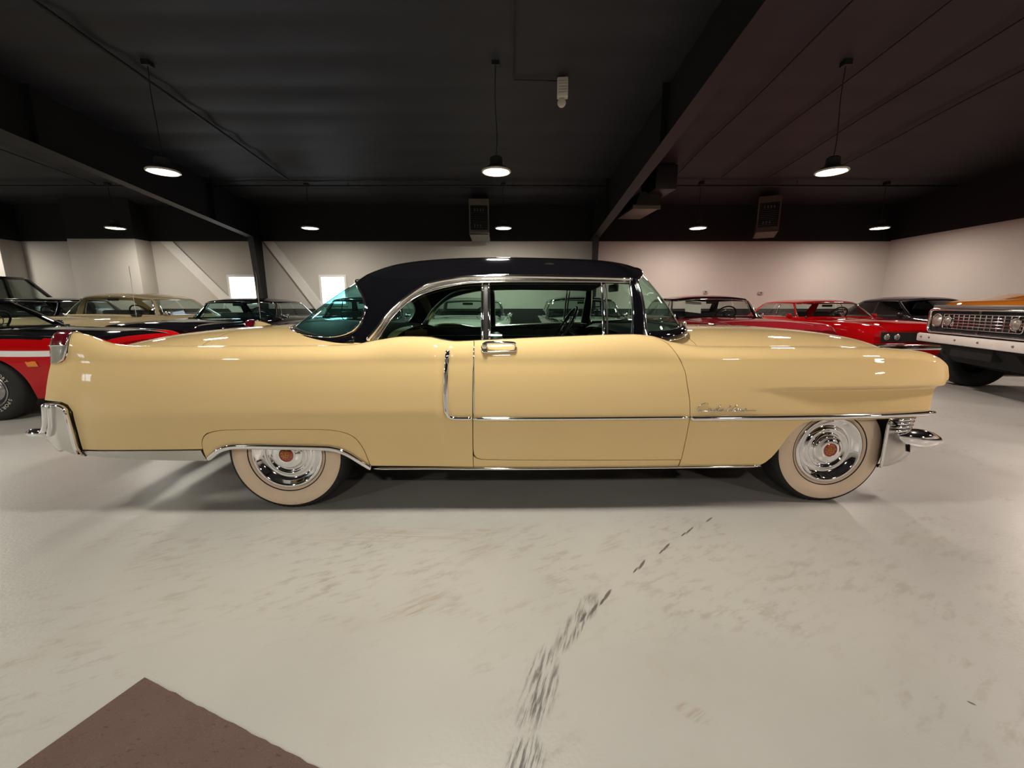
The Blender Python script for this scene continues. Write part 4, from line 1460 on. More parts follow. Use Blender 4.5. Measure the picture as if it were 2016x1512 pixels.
    def strip(mb_v, mb_f, ua, ub, ha, hb, sg, n=16):
        b = len(mb_v); us = lin(ua, ub, n)
        for u in us: mb_v.append(C.G(u, ha, sg)); mb_v.append(C.G(u, hb, sg))
        for i in range(n - 1): mb_f.append((b + 2 * i, b + 2 * i + 2, b + 2 * i + 3, b + 2 * i + 1))
    v, f = [], []
    for sg in (-1, 1):
        strip(v, f, 0, 1, h1, 1.0, sg, 60); strip(v, f, 0, 1, -.06, h0, sg, 60)
        strip(v, f, u1 - .012, u1 + .016, h0, h1, sg, 4)
        if sp.get('bpillar', True): strip(v, f, u2 - .006, u2 + .010, h0, h1, sg, 3)
        strip(v, f, uc, sp.get('uc2', .765), h0, h1, sg, 10)
    po = mk('window_frame', v, f, pil, root)
    us = lin(-(u1 - .012), u1 - .012, 40)
    patch('windscreen', lambda u, h: C.G(u, h) - C.GN(u, h)[1] * .006, us, lin(h0, h1, 8), sp.get('wsglass', glass), root)
    us = lin(sp.get('uc2', .765), 2 - sp.get('uc2', .765), 34)
    patch('rear_window', lambda u, h: C.G(u, h) - C.GN(u, h)[1] * .006, us, lin(h0, h1, 8), glass, root)
    for sg in (-1, 1):
        for a, b in ((u1 + .016, u2 - .006), (u2 + .010, uc)):
            patch('side_window', lambda u, h: C.G(u, h, sg) - C.GN(u, h, sg)[1] * .006, lin(a, b, 12), lin(h0, h1, 6), glass, root)
        tr = sp.get('trim', CHROME)
        if tr:
            for nm, pth_ in (('window_trim', [(u, h1) for u in lin(u1, uc, 24)]), ('window_trim', [(u, h0 - .02) for u in lin(u1, uc, 24)]),
                             ('windscreen_trim', [(u1 - .012, h) for h in lin(h0, h1, 6)])):
                P_, Nn = [], []
                for u, h in pth_:
                    p, n = C.GN(u, h, sg); P_.append(p + n * .004); Nn.append(n)
                sweep(nm, P_, Nn, .009, .008, tr, root, n=6)
            vf = sp.get('vent')
            if vf:
                P_, Nn = [], []
                for h in lin(h0, h1, 5):
                    p, n = C.GN(vf, h, sg); P_.append(p + n * .003); Nn.append(n)
                sweep('vent_frame', P_, Nn, .008, .007, tr, root, n=6)
    if sp.get('trim', CHROME):
        P_, Nn = [], []
        for u in lin(-(u1 - .012), u1 - .012, 30):
            p, n = C.GN(u, h1, -1); P_.append(p + n * .004); Nn.append(n)
        sweep('windscreen_trim', P_, Nn, .009, .008, sp.get('trim', CHROME), root, n=6)
    # inside
    zt_ = belt - .38
    inn = MB().box(rbx + .1, wbx - .25, -hw * .78, hw * .78, .26, .30)
    inn.build('cabin_floor', DARK, root)
    for (x, zz) in ((wtx - .62, belt + .10), (rbx + .42, belt + .02)):
        for yy in ((-.36, .36) if sp.get('buckets') else (0,)):
            w_ = .25 if sp.get('buckets') else hw * .72
            MB().box(x - .05, x + .09, yy - w_, yy + w_, .42, zz).build('seat_back', sp.get('seat', SEAT), root, bevel=.04)
    d = MB(); d.prism([(wbx - .52, belt - .3), (wbx - .5, belt - .04), (wbx - .38, hood + .028), (wbx - .12, hood + .034), (wbx - .12, belt - .3)], 'y', -hw * .75, hw * .75)
    d.build('dashboard', DARK, root)
    steering(root, (wbx - .68, .36, belt + .04), -1.0, .19, RUBBER, STEEL_RIM)
    m_ = MB().box(wtx - .09, wtx - .07, -.11, .11, ro_z - .17, ro_z - .12); m_.build('mirror', GASKET, root, bevel=.006)
    # shelf that closes the cabin below the rear window
    MB().box(rbx + .06, rbx + .40, -hw * .7, hw * .7, deck + .028, deck + .04).build('parcel_shelf', DARK, root)
    # wheels and underside
    R = sp.get('R', .335)
    for ax in (0, wb):
        for sg in (-1, 1):
            make_wheel(root, ax, sg * (hw - .13), az, R, sg, wide=.20, style=sp.get('wheel', 'plain'), white=sp.get('white'), rim=sp.get('rim', CHROME), rim_r=.185, n=40)
    MB().box(-.45, wb + .35, -hw + .32, hw - .32, .2, .30).build('underbody', DARK, root)
    for sg in (-1, 1):
        MB().box(xr + .3, xf - .25, sg * (hw - .30) - .01, sg * (hw - .30) + .01, .25, belt - .12).build('inner_fender', DARK, root)
    # ends
    bz = sp.get('bumper_z', .45); bm_ = sp.get('bumper', CHROME)
    for s_, x in ((1, xf), (-1, xr)):
        P_ = [(x - s_ * .28, -hw * .95), (x - s_ * .02, -hw * .86), (x + s_ * .06, -hw * .5), (x + s_ * .075, 0), (x + s_ * .06, hw * .5), (x - s_ * .02, hw * .86), (x - s_ * .28, hw * .95)]
        pth_ = smooth_path(P_, 5)
        sweep('bumper', [Vector((a, b, bz)) for a, b in pth_], [Vector((s_, b * .5, 0)) for a, b in pth_], sp.get('bumper_h', .07), .03, bm_, root, n=10)
    g0, g1, gw = sp.get('grille', (.52, .70, .6))
    MB().box(xf - .03, xf + .008, -gw, gw, g0, g1).build('grille_backing', DARK, root)
    for k in range(sp.get('bars', 4)):
        z = g0 + (g1 - g0) * (k + .5) / sp.get('bars', 4)
        MB().box(xf, xf + .018, -gw + .01, gw - .01, z - .006, z + .006).build('grille_bar', sp.get('barm', CHROME), root)
    for (y, z, r) in sp.get('lamps', [(.66, .70, .09)]):
        for sg in (-1, 1):
            hl = lathe('headlamp', [(.001, .03), (r * .6, .024), (r * .92, .008), (r, 0)], LENS, root, 24, 'x', (xf - .005, sg * y, z))
            lathe('headlamp_ring', [(r, 0), (r * 1.05, .014), (r * 1.12, .01), (r * 1.14, -.04)], sp.get('ringm', CHROME), hl, 24, 'x')
    for sg in (-1, 1):
        MB().box(xr - .012, xr + .03, sg * hw * .62 - .12, sg * hw * .62 + .12, tail - .24, tail - .14).build('tail_lamp', RED_LENS, root, bevel=.008)
    if sp.get('mirror', True):
        for sg in ((1,) if sp.get('mirror') != 'both' else (1, -1)):
            p, n = C.GN(.335, .10, sg)
            mo = MB().box(-.03, .03, -.055, .055, -.04, .04).build('side_mirror', sp.get('mirrorm', CHROME), root, bevel=.02)
            mo.location = p + Vector((.02, sg * .13, .01))
            MB().tube([(0, -sg * .12, -.05), (0, -sg * .05, -.02)], .009).build('mirror_stem', sp.get('mirrorm', CHROME), mo)
    if sp.get('antenna'):
        ax_, sg = sp['antenna']
        p = B.S(ax_, A + .14, sg)
        MB().tube([p, p + Vector((-.02, 0, .95))], .004, 5).build('antenna', CHROME, root)
    return root, B, C, (xf, xr, A)


def spec(**k):
    d = dict(wb=3.1, fo=.95, ro=1.35, hw=.97, belt=.97, hood=.955, deck=.95, nose=.90, tail=.93, cab=(.25, 2.15), glassx=(2.35, 1.98, .55, -.02), roof=1.40, body=BLACK_PAINT)
    d.update(k); return d

ROWG = 'cars parked nose out along the rear wall'
# 1 sand beige hardtop
bg_car('hardtop_car', 'sand beige hardtop with wraparound windscreen parked behind the red and black car', ROWG, -8.08, 6.6,
       spec(hw=1.0, belt=1.0, hood=.985, deck=.96, nose=.95, tail=1.0, cab=(.3, 2.3), glassx=(2.55, 2.12, .62, -.15), wrap=.30, roof=1.46, body=P_SAND, roofm=P_SAND,
            pillar=P_SAND, drop=.10, yt=.68, white=(.30, .21), vent=.345, bpillar=False, antenna=(2.55, 1), hub=.335, R=.345))
# 2 black hardtop
bg_car('hardtop_car', 'long black hardtop with teal windscreen parked in front of the first wall window', ROWG, -5.52, 6.4,
       spec(hw=.99, belt=.95, hood=.935, deck=.93, nose=.90, tail=.92, glassx=(2.42, 1.98, .55, -.05), wrap=.22, roof=1.355, body=BLACK_PAINT, glass=GLASS_CLEAR,
            wsglass=thin_glass('teal_windscreen', (.58, .84, .82)), drop=.07, yt=.68, vent=.35, bpillar=False, antenna=(2.6, 1)))
# 3 charcoal saloon seen through the coupe's rear window
bg_car('saloon_car', 'dark saloon half hidden by the rear window of the cream coupe', ROWG, -3.05, 6.6,
       spec(body=P_CHAR, glassx=(2.32, 1.92, .5, -.05), roof=1.40, wb=3.05, drop=.07, yt=.66, vent=.35))
# 4 pale car seen through the quarter window
bg_car('hardtop_car', 'pale grey car with dark roof seen through the quarter window of the coupe', ROWG, -.95, 7.1,
       spec(hw=.96, body=P_SILVER, roofm=BLACK_PAINT, pillar=P_SILVER, roof=1.375, wb=3.0, fo=.85, ro=1.1, drop=.07, yt=.66, glassx=(2.30, 1.92, .5, .0), vent=.35))
# 5 black car seen through the door window
bg_car('saloon_car', 'black car with chrome windscreen frame seen through the door window of the coupe', ROWG, 1.50, 7.0,
       spec(hw=.96, body=P_CHAR, hoodm=P_SILVER, roofm=BLACK_PAINT, pillar=BLACK_PAINT, roof=1.40, wb=3.0, fo=.85, ro=1.15, drop=.07, yt=.66, glassx=(2.3, 1.9, .5, .0), vent=.35, antenna=(2.45, 1)))
# 6 maroon hardtop
mar = bg_car('hardtop_car', 'dark red hardtop with a paper sheet behind its windscreen', ROWG, 3.80, 5.95,
       spec(hw=.99, belt=.98, hood=.965, deck=.95, nose=.925, tail=.93, body=P_MAROON, roofm=P_MAROON, pillar=BLACK_PAINT, roof=1.40, glassx=(2.45, 2.02, .5, -.05), wrap=.2, drop=.065, yt=.70, vent=.35, bpillar=False, h1=.88))
# 7 bright red fastback with black grille
rc = bg_car('muscle_car', 'bright red muscle car with black grille and red mirror, left of the orange truck', ROWG, 6.85, 6.95,
       spec(wb=2.95, fo=.95, ro=1.2, hw=.97, belt=.955, hood=.93, deck=.93, nose=.86, tail=.90, body=P_RED, roofm=P_RED, pillar=P_RED, roof=1.335, glassx=(2.18, 1.72, .25, -.35), cab=(.1, 2.0), wrap=.12, drop=.06, yt=.64,
            grille=(.60, .76, .72), bars=0, lamps=[(.62, .68, .062), (.45, .68, .062)], bumper_z=.52, bumper_h=.05, mirrorm=P_RED, mirror='both', buckets=True, wheel='rally', rim=STEEL_RIM, ringm=RUBBER, bpillar=False, vent=.455))
# 8 black saloon
bg_car('saloon_car', 'black saloon with dark tinted windows near the right wall', ROWG, 9.22, 7.0,
       spec(wb=2.95, fo=.95, ro=1.2, hw=.95, belt=.97, hood=.95, deck=.98, nose=.85, tail=.95, body=P_CHAR, roofm=P_CHAR, pillar=P_CHAR, roof=1.405, glassx=(2.30, 1.65, .35, -.25), cab=(.05, 2.0), drop=.07, yt=.62, glass=GLASS_DARK,
            trim=GASKET, mirrorm=P_CHAR, mirror='both', wheel='rally', rim=STEEL_RIM, bumper=P_CHAR))
# 9 black car at the left
bg_car('saloon_car', 'low black car with bright window trim between the black off-roader and the beige hardtop', ROWG, -10.25, 6.9,
       spec(body=BLACK_PAINT, roof=1.37, drop=.05, yt=.70, glassx=(2.3, 1.95, .5, 0), wb=2.95, fo=.85, ro=1.05))
# sheet of paper behind the dark red car's windscreen
pp = MB().box(-.15, .15, -.002, .002, -.11, .11).build('paper_sheet', principled('printed_paper', (.62, .62, .58), rough=.8, var=.15, var_scale=90), None)
tag(pp, 'printed paper sheet standing behind the windscreen of the dark red hardtop', 'paper')
pp.location = (3.42, 8.0, 1.17); pp.rotation_euler = (-.35, .12, 0)

# ---- red car with black hood and roof, side on, at the far left
r1, B1, C1, (xf1, xr1, A1) = bg_car('muscle_car', 'red coupe with black hood and roof and a white side stripe at the far left', None, 0, 0,
       spec(wb=2.95, fo=1.0, ro=1.2, hw=.97, belt=.93, hood=.915, deck=.92, nose=.845, tail=.90, body=P_RED, hoodm=BLACK_PAINT, toppaint=lambda x: .855 + .0 * x, roofm=BLACK_PAINT, pillar=BLACK_PAINT, roof=1.32,
            glassx=(2.68, 2.16, .7, 0), cab=(.4, 2.45), wrap=.12, drop=.06, yt=.64, glass=GLASS_CLEAR, hub=.325, R=.335, arch=.40, grille=(.55, .74, .72), bars=3, lamps=[(.62, .66, .065), (.46, .66, .065)],
            wheel='rally', rim=STEEL_RIM, buckets=True, trim=None, mirrorm=BLACK_PAINT, mirror='both'),
       rz=.16, loc=(-8.54, 4.70, 0))
def b1(x, z, k=.004):
    p, n = B1.SN(x, B1.v_of(x, z), -1); return p + n * k, n
for sg in (-1,):
    v, f = [], []
    xs_ = lin(.6, xf1 - .06, 50)
    for x in xs_:
        for z in (.705, .725, .745, .765):
            zz = z - .03 * sm(2.4, 3.6, x)
            v.append(b1(x, zz, .003)[0])
    f = [(i * 4 + k, (i + 1) * 4 + k, (i + 1) * 4 + k + 1, i * 4 + k + 1) for i in range(49) for k in range(3)]
    mk('side_stripe', v, f, P_WHITE, r1)
    p, n = b1(3.42, .60, .006)
    mk_ = MB().prism([(-.055, .028), (-.03, .022), (0, .030), (.035, .030), (.055, -.028), (-.038, -.028)], 'y', -.006, .006).build('side_marker', AMBER, r1, bevel=.004)
    mk_.location = p; mk_.rotation_mode = 'QUATERNION'; mk_.rotation_quaternion = Vector((0, -1, 0)).rotation_difference(n)
# raised white lettering on the near tyres
def tyre_text(parent, x, y, hub, r, text, a0, size):
    mb = MB()
    for i, ch in enumerate(text):
        cu = bpy.data.curves.new('t', 'FONT'); cu.body = ch; cu.size = size; cu.extrude = .0015; cu.align_x = 'CENTER'
        to = bpy.data.objects.new('t', cu); COL.objects.link(to)
        me = to.evaluated_get(bpy.context.evaluated_depsgraph_get()).to_mesh()
        a = a0 - i * size * .80 / r
        ca, sa = math.cos(a), math.sin(a)
        vs_ = []
        for q in me.vertices:
            lx, lz = q.co.x, q.co.y
            rr = r + lz - size * .35
            # tangent (clockwise) and radial directions seen from -y
            px = rr * ca + lx * sa; pz = rr * sa - lx * ca
            vs_.append((x + px, y - q.co.z, hub + pz))
        fs_ = [tuple(p.vertices) for p in me.polygons]
        mb.add(vs_, fs_)
        to.to_mesh_clear(); bpy.data.objects.remove(to); bpy.data.curves.remove(cu)
    return mb.build('tyre_lettering', principled('white_letter_rubber', (.6, .57, .48), rough=.7, var=.1), parent)
for ax in (2.95,):
    tyre_text(r1, ax, -(.97 - .13 + .105), .325, .228, 'SPORT', 1.10, .046)
    tyre_text(r1, ax, -(.97 - .13 + .105), .325, .228, 'SPORT', -.45, .046)

# ---- black off-roader at the back left
s = empty('off_road_car', (-14.75, 10.75, 0), 0, 'tall black boxy off-roader at the back left, only its roof and windscreen showing', 'car')
prof = [(-.75, .45), (3.3, .45), (3.38, .7), (3.36, 1.24), (3.25, 1.32), (2.28, 1.36), (-.70, 1.36), (-.78, 1.1)]
MB().prism(prof, 'y', -.9, .9).build('body', BLACK_PAINT, s, bevel=.05)
rf = MB().add([(-.62, -.78, 1.86), (1.72, -.78, 1.86), (1.72, .78, 1.86), (-.62, .78, 1.86), (-.60, -.74, 1.93), (1.66, -.74, 1.93), (1.66, .74, 1.93), (-.60, .74, 1.93)],
              [(3, 2, 1, 0), (4, 5, 6, 7), (0, 1, 5, 4), (1, 2, 6, 5), (2, 3, 7, 6), (3, 0, 4, 7)])
rf.build('roof', BLACK_PAINT, s, bevel=.02)
for y in (-.80, .80):
    for (xa, xb, w) in ((2.28, 1.70, .05), (1.15, 1.10, .04), (.1, .12, .04), (-.66, -.60, .06)):
        MB().add([(xa - w, y - .03, 1.34), (xa + w, y - .03, 1.34), (xa + w, y + .03, 1.34), (xa - w, y + .03, 1.34),
                  (xb - w, y * .96 - .03, 1.88), (xb + w, y * .96 - .03, 1.88), (xb + w, y * .96 + .03, 1.88), (xb - w, y * .96 + .03, 1.88)],
                 [(3, 2, 1, 0), (4, 5, 6, 7), (0, 1, 5, 4), (1, 2, 6, 5), (2, 3, 7, 6), (3, 0, 4, 7)]).build('pillar', BLACK_PAINT, s)
    for (a, b, c, d) in ((-.6, .1, .12, -.55), (.14, 1.12, 1.08, .16), (1.18, 2.22, 1.66, 1.14)):
        mk('side_window', [(a, y, 1.36), (b, y, 1.36), (c, y * .97, 1.86), (d, y * .97, 1.86)], [(0, 1, 2, 3)], GLASS_CLEAR, s, smooth=False)
mk('windscreen', [(2.27, -.78, 1.36), (2.27, .78, 1.36), (1.70, .75, 1.86), (1.70, -.75, 1.86)], [(0, 1, 2, 3)], GLASS_CLEAR, s, smooth=False)
for x in (0, 2.6):
    for sg in (-1, 1): make_wheel(s, x, sg * .76, .38, .39, sg, wide=.24, rim=STEEL_RIM, n=32)

# ---- orange pick-up truck at the right
t = empty('pickup_truck', (6.267, 5.62, 0), math.pi - .284, 'lifted burnt orange pick-up with chrome grid grille and white bumper', 'truck')
t.scale = (.93, 1.04, .93)
def tx(o): return o
HW = .98
GREY = principled('grey_trim', (.30, .29, .28), rough=.35, metal=.8, var=.1)
# local x points forward (towards the viewer's left), front face at x = 0
hd = MB().prism([(-1.55, 1.16), (-1.55, 1.40), (-1.2, 1.425), (-.40, 1.40), (-.10, 1.355), (-.02, 1.29), (-.02, 1.16)], 'y', -.80, .80)
hd.build('hood', P_ORANGE, t, bevel=.03)
rdg = MB().prism([(-1.5, 1.40), (-1.15, 1.47), (-.55, 1.46), (-.18, 1.36)], 'y', -.42, .42); rdg.build('hood_bulge', P_ORANGE, t, bevel=.02)
for sg in (-1, 1):
    fpoly = [(-1.65, .80), (-1.65, 1.30), (-.3, 1.30), (-.05, 1.27), (.0, 1.20), (.0, .78), (-.42, .78), (-.46, .92), (-.58, 1.05), (-.80, 1.10), (-1.02, 1.05), (-1.14, .92), (-1.18, .80)]
    a, b = sorted((sg * .79, sg * HW))
    MB().prism(fpoly, 'y', a, b).build('front_fender', P_ORANGE, t, bevel=.03)
# grille frame with rounded corners
def rrect(w0, w1, z0, z1, r, n=5):
    out = []
    for (cx, cz, a0) in ((w1 - r, z1 - r, 0), (w0 + r, z1 - r, 90), (w0 + r, z0 + r, 180), (w1 - r, z0 + r, 270)):
        for k in range(n + 1):
            a = math.radians(a0 + 90 * k / n); out.append((cx + r * math.cos(a), cz + r * math.sin(a)))
    return out
GZ0, GZ1 = .865, 1.225
fr = rrect(-.94, .94, GZ0, GZ1, .07)
sweep('grille_frame', [Vector((.03, y, z)) for y, z in fr], [Vector((1, 0, 0))] * len(fr), .022, .03, CHROME, t, n=10, closed=True)
MB().box(-.06, .006, -.92, .92, GZ0, GZ1).build('grille_backing', DARK, t)
MB().box(-.04, .02, -.93, .93, GZ1 + .005, GZ1 + .07).build('hood_lip', GREY, t, bevel=.01)
gin = rrect(-.66, .66, .935, 1.155, .03)
sweep('grille_surround', [Vector((.02, y, z)) for y, z in gin], [Vector((1, 0, 0))] * len(gin), .008, .012, CHROME, t, n=8, closed=True)
vb = MB().box(.0, .02, -.009, .009, .935, 1.155).build('grille_bar', CHROME, t, bevel=.003)
for k in range(1, 14):
    y = -.66 + 1.32 * k / 14
    if abs(y) < 1e-6: continue
    share('grille_bar', vb, t, loc=(0, y, 0))
for k in range(1, 5):
    z = .935 + .22 * k / 5
    MB().box(.004, .022, -.66, .66, z - .0065, z + .0065).build('grille_bar', CHROME, t, bevel=.002)
for k in (-1, 1):
    MB().box(.0, .03, k * .0 - .02, .02, GZ0 + .01, .935).build('grille_mount', CHROME, t) if k < 0 else MB().box(.0, .03, -.02, .02, 1.155, GZ1 - .01).build('grille_mount', CHROME, t)
for sg in (-1, 1):
    h_ = lathe('headlamp', [(.001, .05), (.06, .045), (.09, .02), (.098, 0)], LENS, t, 28, 'x', (.0, sg * .80, 1.045))
    lathe('headlamp_ring', [(.098, 0), (.104, .02), (.114, .018), (.120, -.02)], CHROME, h_, 28, 'x')
    h_ = lathe('signal_lamp', [(.001, .03), (.04, .026), (.066, .01), (.07, 0)], LENS, t, 24, 'x', (.022, sg * .56, 1.045))
    lathe('signal_ring', [(.07, 0), (.075, .014), (.084, .012), (.088, -.03)], CHROME, h_, 24, 'x')
bu = MB().box(.05, .13, -1.02, 1.02, .70, .835); bu.build('front_bumper', principled('white_bumper_paint', (.74, .70, .66), rough=.5, var=.08, var_scale=8), t, bevel=.025)
for y in (-.9, -.72, -.2, .2, .72, .9):
    lathe('bumper_bolt', [(.001, .012), (.012, .01), (.016, 0)], GREY, t, 12, 'x', (.13, y, .775))
MB().box(-.55, .06, -.36, .36, .52, .72).build('frame_rail', DARK, t, bevel=.02)
MB().prism([(-.55, .80), (.03, .80), (.03, .66), (-.10, .50), (-.20, .40), (-.55, .38)], 'y', -.64, .64).build('front_valance', DARK, t, bevel=.02)
MB().box(-.16, .03, -.97, .97, .66, .80).build('bumper_filler', DARK, t, bevel=.02)
MB().box(-.66, -.46, -.75, .75, .32, .50).build('front_axle', DARK, t, bevel=.05)
MB().box(-4.05, -.6, -.45, .45, .46, .66).build('chassis', DARK, t, bevel=.02)
for x in (-.55, -3.2):
    for sg in (-1, 1): make_wheel(t, x, sg * .80, .41, .42, sg, wide=.28, rim=STEEL_RIM, rim_r=.2, n=40, tread=True)
cab = MB().prism([(-1.6, .80), (-1.6, 1.33), (-3.0, 1.33), (-3.0, .80)], 'y', -HW, HW); cab.build('cab', P_ORANGE, t, bevel=.04)
MB().prism([(-2.05, 1.90), (-2.15, 1.95), (-2.95, 1.95), (-3.0, 1.88)], 'y', -.78, .78).build('roof', P_ORANGE, t, bevel=.02)
for sg in (-1, 1):
    for xa, xb in ((-1.63, -2.06), (-2.96, -2.96)):
        MB().tube([(xa, sg * .93, 1.32), (xb, sg * .76, 1.90)], .035, 6).build('pillar', P_ORANGE, t)
    mk('side_window', [(-1.66, sg * .93, 1.33), (-2.94, sg * .93, 1.33), (-2.94, sg * .77, 1.89), (-2.08, sg * .77, 1.89)], [(0, 1, 2, 3)], GLASS_CLEAR, t, smooth=False)
mk('windscreen', [(-1.62, -.92, 1.34), (-1.62, .92, 1.34), (-2.05, .77, 1.9), (-2.05, -.77, 1.9)], [(0, 1, 2, 3)], GLASS_CLEAR, t, smooth=False)
MB().box(-4.15, -3.05, -HW, -.9, .8, 1.3).box(-4.15, -3.05, .9, HW, .8, 1.3).box(-4.15, -4.08, -.9, .9, .8, 1.3).box(-4.15, -3.05, -.9, .9, .8, .84).build('cargo_bed', P_ORANGE, t)
# ================================================================== ceiling lamps
M_LENS = principled('lamp_lens_glow', (.85, .83, .78), rough=.4, var=.05, emission=(1.0, .93, .80), estr=9.0)
M_LENS.cycles.emission_sampling = 'NONE'
M_HOUSING = principled('lamp_housing_black', (.03, .03, .032), rough=.45, var=.2)
M_REFRACT = principled('lamp_rim_acrylic', (.8, .78, .72), rough=.2, var=.05)

def lamp(x, y, label, group, pink=False, k=1.0, z=3.0, hook=0.0, tilt=0.0):
    o = empty('pendant_lamp', (x, y, z), 0, label, 'lamp', group)
    lathe('lens', [(.172, .0), (.168, -.008), (.001, -.010)], M_LENS, o, 32, 'z')
    ld = bpy.data.lights.new('lamp_light', 'AREA'); ld.shape = 'DISK'; ld.size = .335
    ld.energy = LAMP_WATT * k * (1.15 if pink else 1.0); ld.color = LAMP_COLOR_R if pink else LAMP_COLOR
    lo = bpy.data.objects.new('lamp_light', ld); link(lo, o); lo.location = (0, 0, -.012)
    lathe('rim', [(.172, -.004), (.185, -.012), (.200, -.006), (.202, .008), (.192, .018), (.176, .02)], M_REFRACT, o, 32, 'z')
    lathe('housing', [(.176, .018), (.15, .045), (.10, .07), (.085, .10), (.085, .17), (.06, .19), (.001, .195)], M_HOUSING, o, 32, 'z')
    zt = ceil_z(y) - z - .05
    c = MB().tube(smooth_path([(0, 0, .19), (.012, 0, .45), (-.01, 0, zt * .7), (hook, 0, zt)], 5), .006, 6)
    c.build('cord', M_STEEL, o, smooth=True)
    MB().box(hook - .05, hook + .05, -.05, .05, zt - .02, zt + .06).build('hook_box', M_STEEL, o)
    return o

ROW_NEAR, ROW_FAR = 6.15, 10.42
lamp(-4.78, ROW_NEAR, 'glowing pendant lamp hanging from the long black conduit, biggest on the left', 'pendant lamps')
lamp(-.215, ROW_NEAR, 'glowing pendant lamp high above the middle of the coupe roof', 'pendant lamps')
lamp(4.38, ROW_NEAR, 'glowing pendant lamp high on the right, above the red car', 'pendant lamps', pink=True)
for x, l, p in ((-9.43, 'small far pendant lamp above the boxed wall pier, leftmost of the back row', 0),
                (-4.80, 'small far pendant lamp at the end of the long conduit, right of the black column', 0),
                (-.205, 'small far pendant lamp beside the pale louvred heater in the middle', 0),
                (4.42, 'small far pendant lamp left of the right-hand louvred heater', 1),
                (8.74, 'small far pendant lamp near the right corner, rightmost of the back row', 1)):
    lamp(x, ROW_FAR, l, 'pendant lamps', pink=bool(p), k=(1.0 if p else .85))
for y in (1.9, -2.35):
    for x in (-13.9, -9.35, -4.78, -.215, 4.38, 8.7):
        if y == 1.9 and x in (): continue
        lamp(x, y, 'pendant lamp of the rows outside the picture, above or behind the viewer', 'pendant lamps out of view', pink=x > 3)
for (x, y) in ((-9.35, ROW_NEAR), (-13.9, ROW_NEAR), (-13.9, ROW_FAR), (8.9, ROW_NEAR)):
    lamp(x, y, 'pendant lamp of the rows outside the picture, above or behind the viewer', 'pendant lamps out of view', pink=x > 3)
# ================================================================== fittings and small things
# long black conduit along the lamps, cross pipe, cable, thin ceiling cables
def cz(x, y, d=.09): return ceil_z(y) - d
o = MB().tube([(-5.02 + .01 * math.sin(y), y, cz(0, y)) for y in lin(-6.3, 10.02, 30)], .022, 8).build('conduit', M_STEEL, smooth=True)
tag(o, 'long black conduit running along the ceiling to the lamp by the rear wall', 'pipe')
o = MB()
o.tube([(-15.9, 10.34, 3.915), (10.3, 10.34, 3.915)], .020, 8)
o = o.build('cross_pipe', M_STEEL, smooth=True)
tag(o, 'thin black pipe crossing under the ceiling in front of the rear wall', 'pipe')
for x in (-12, -8.5, -3.8, 0, 3.5, 6.6):
    MB().tube([(x, 10.34, 3.915), (x, 10.34, ceil_z(10.34))], .006, 6).build('hanger_rod', M_STEEL, o)
pts = [(x, 10.18, 3.985 + .012 * math.sin(x * 3.1) + .008 * math.sin(x * 7.3)) for x in lin(-6.6, -1.2, 50)]
o = MB().tube(pts, .008, 6).build('power_cable', M_STEEL, smooth=True)
tag(o, 'thin wavy cable strung above the cross pipe left of the middle lamp', 'cable')
for k, x in enumerate((3.62, 4.66, 5.72, 6.85)):
    pts = [(x + .012 * math.sin(y * 2 + k), y, cz(x, y, .055 + .01 * math.sin(y * 1.3 + k))) for y in lin(-6.3, 10.0, 40)]
    o = MB().tube(pts, .011, 6).build('ceiling_cable', M_STEEL, smooth=True)
    tag(o, ('first', 'second', 'third', 'fourth')[k] + ' dark cable along the ceiling counted right from the right roof beam', 'cable', 'cables along the right ceiling bay')
o = MB().tube([(-9.6, y, cz(0, y, .10)) for y in lin(3.0, 10.3, 20)], .014, 6).build('conduit', M_STEEL, smooth=True)
tag(o, 'thin black conduit on the ceiling left of the left roof beam', 'pipe')
o = MB().tube([(.03, y, cz(0, y, .07)) for y in (-6.3, 6.44)] + [(.03, 6.44, cz(0, 6.44, .07)), (.62, 6.46, cz(0, 6.46, .07))], .008, 6).build('power_cable', M_STEEL, smooth=True)
tag(o, 'thin dark cable on the ceiling leading to the white emergency lamp', 'cable')

# emergency lamp under the ceiling
e = empty('emergency_lamp', (.70, 6.42, ceil_z(6.42) - .06), -.12, 'small white emergency lamp with one round head hanging under the black ceiling', 'lamp')
M_PLAST = principled('white_plastic', (.80, .78, .72), rough=.45, var=.05)
MB().box(-.075, .075, -.05, .05, -.25, .0).build('case', M_PLAST, e, bevel=.015)
for k in range(5):
    MB().box(-.055, .055, -.056, -.049, -.20 + k * .035, -.188 + k * .035).build('vent_slot', principled('grey_plastic', (.45, .44, .42), rough=.5), e)
lathe('lamp_head', [(.001, -.035), (.045, -.03), (.06, 0), (.052, .03), (.03, .05), (.001, .052)], M_PLAST, e, 24, 'y', (-.01, -.01, -.31))
MB().tube([(-.005, 0, -.24), (-.01, 0, -.29)], .018, 8).build('lamp_neck', M_PLAST, e, smooth=True)
MB().tube([(0, 0, -.01), (0, 0, .05)], .012, 6).build('mount', M_STEEL, e)

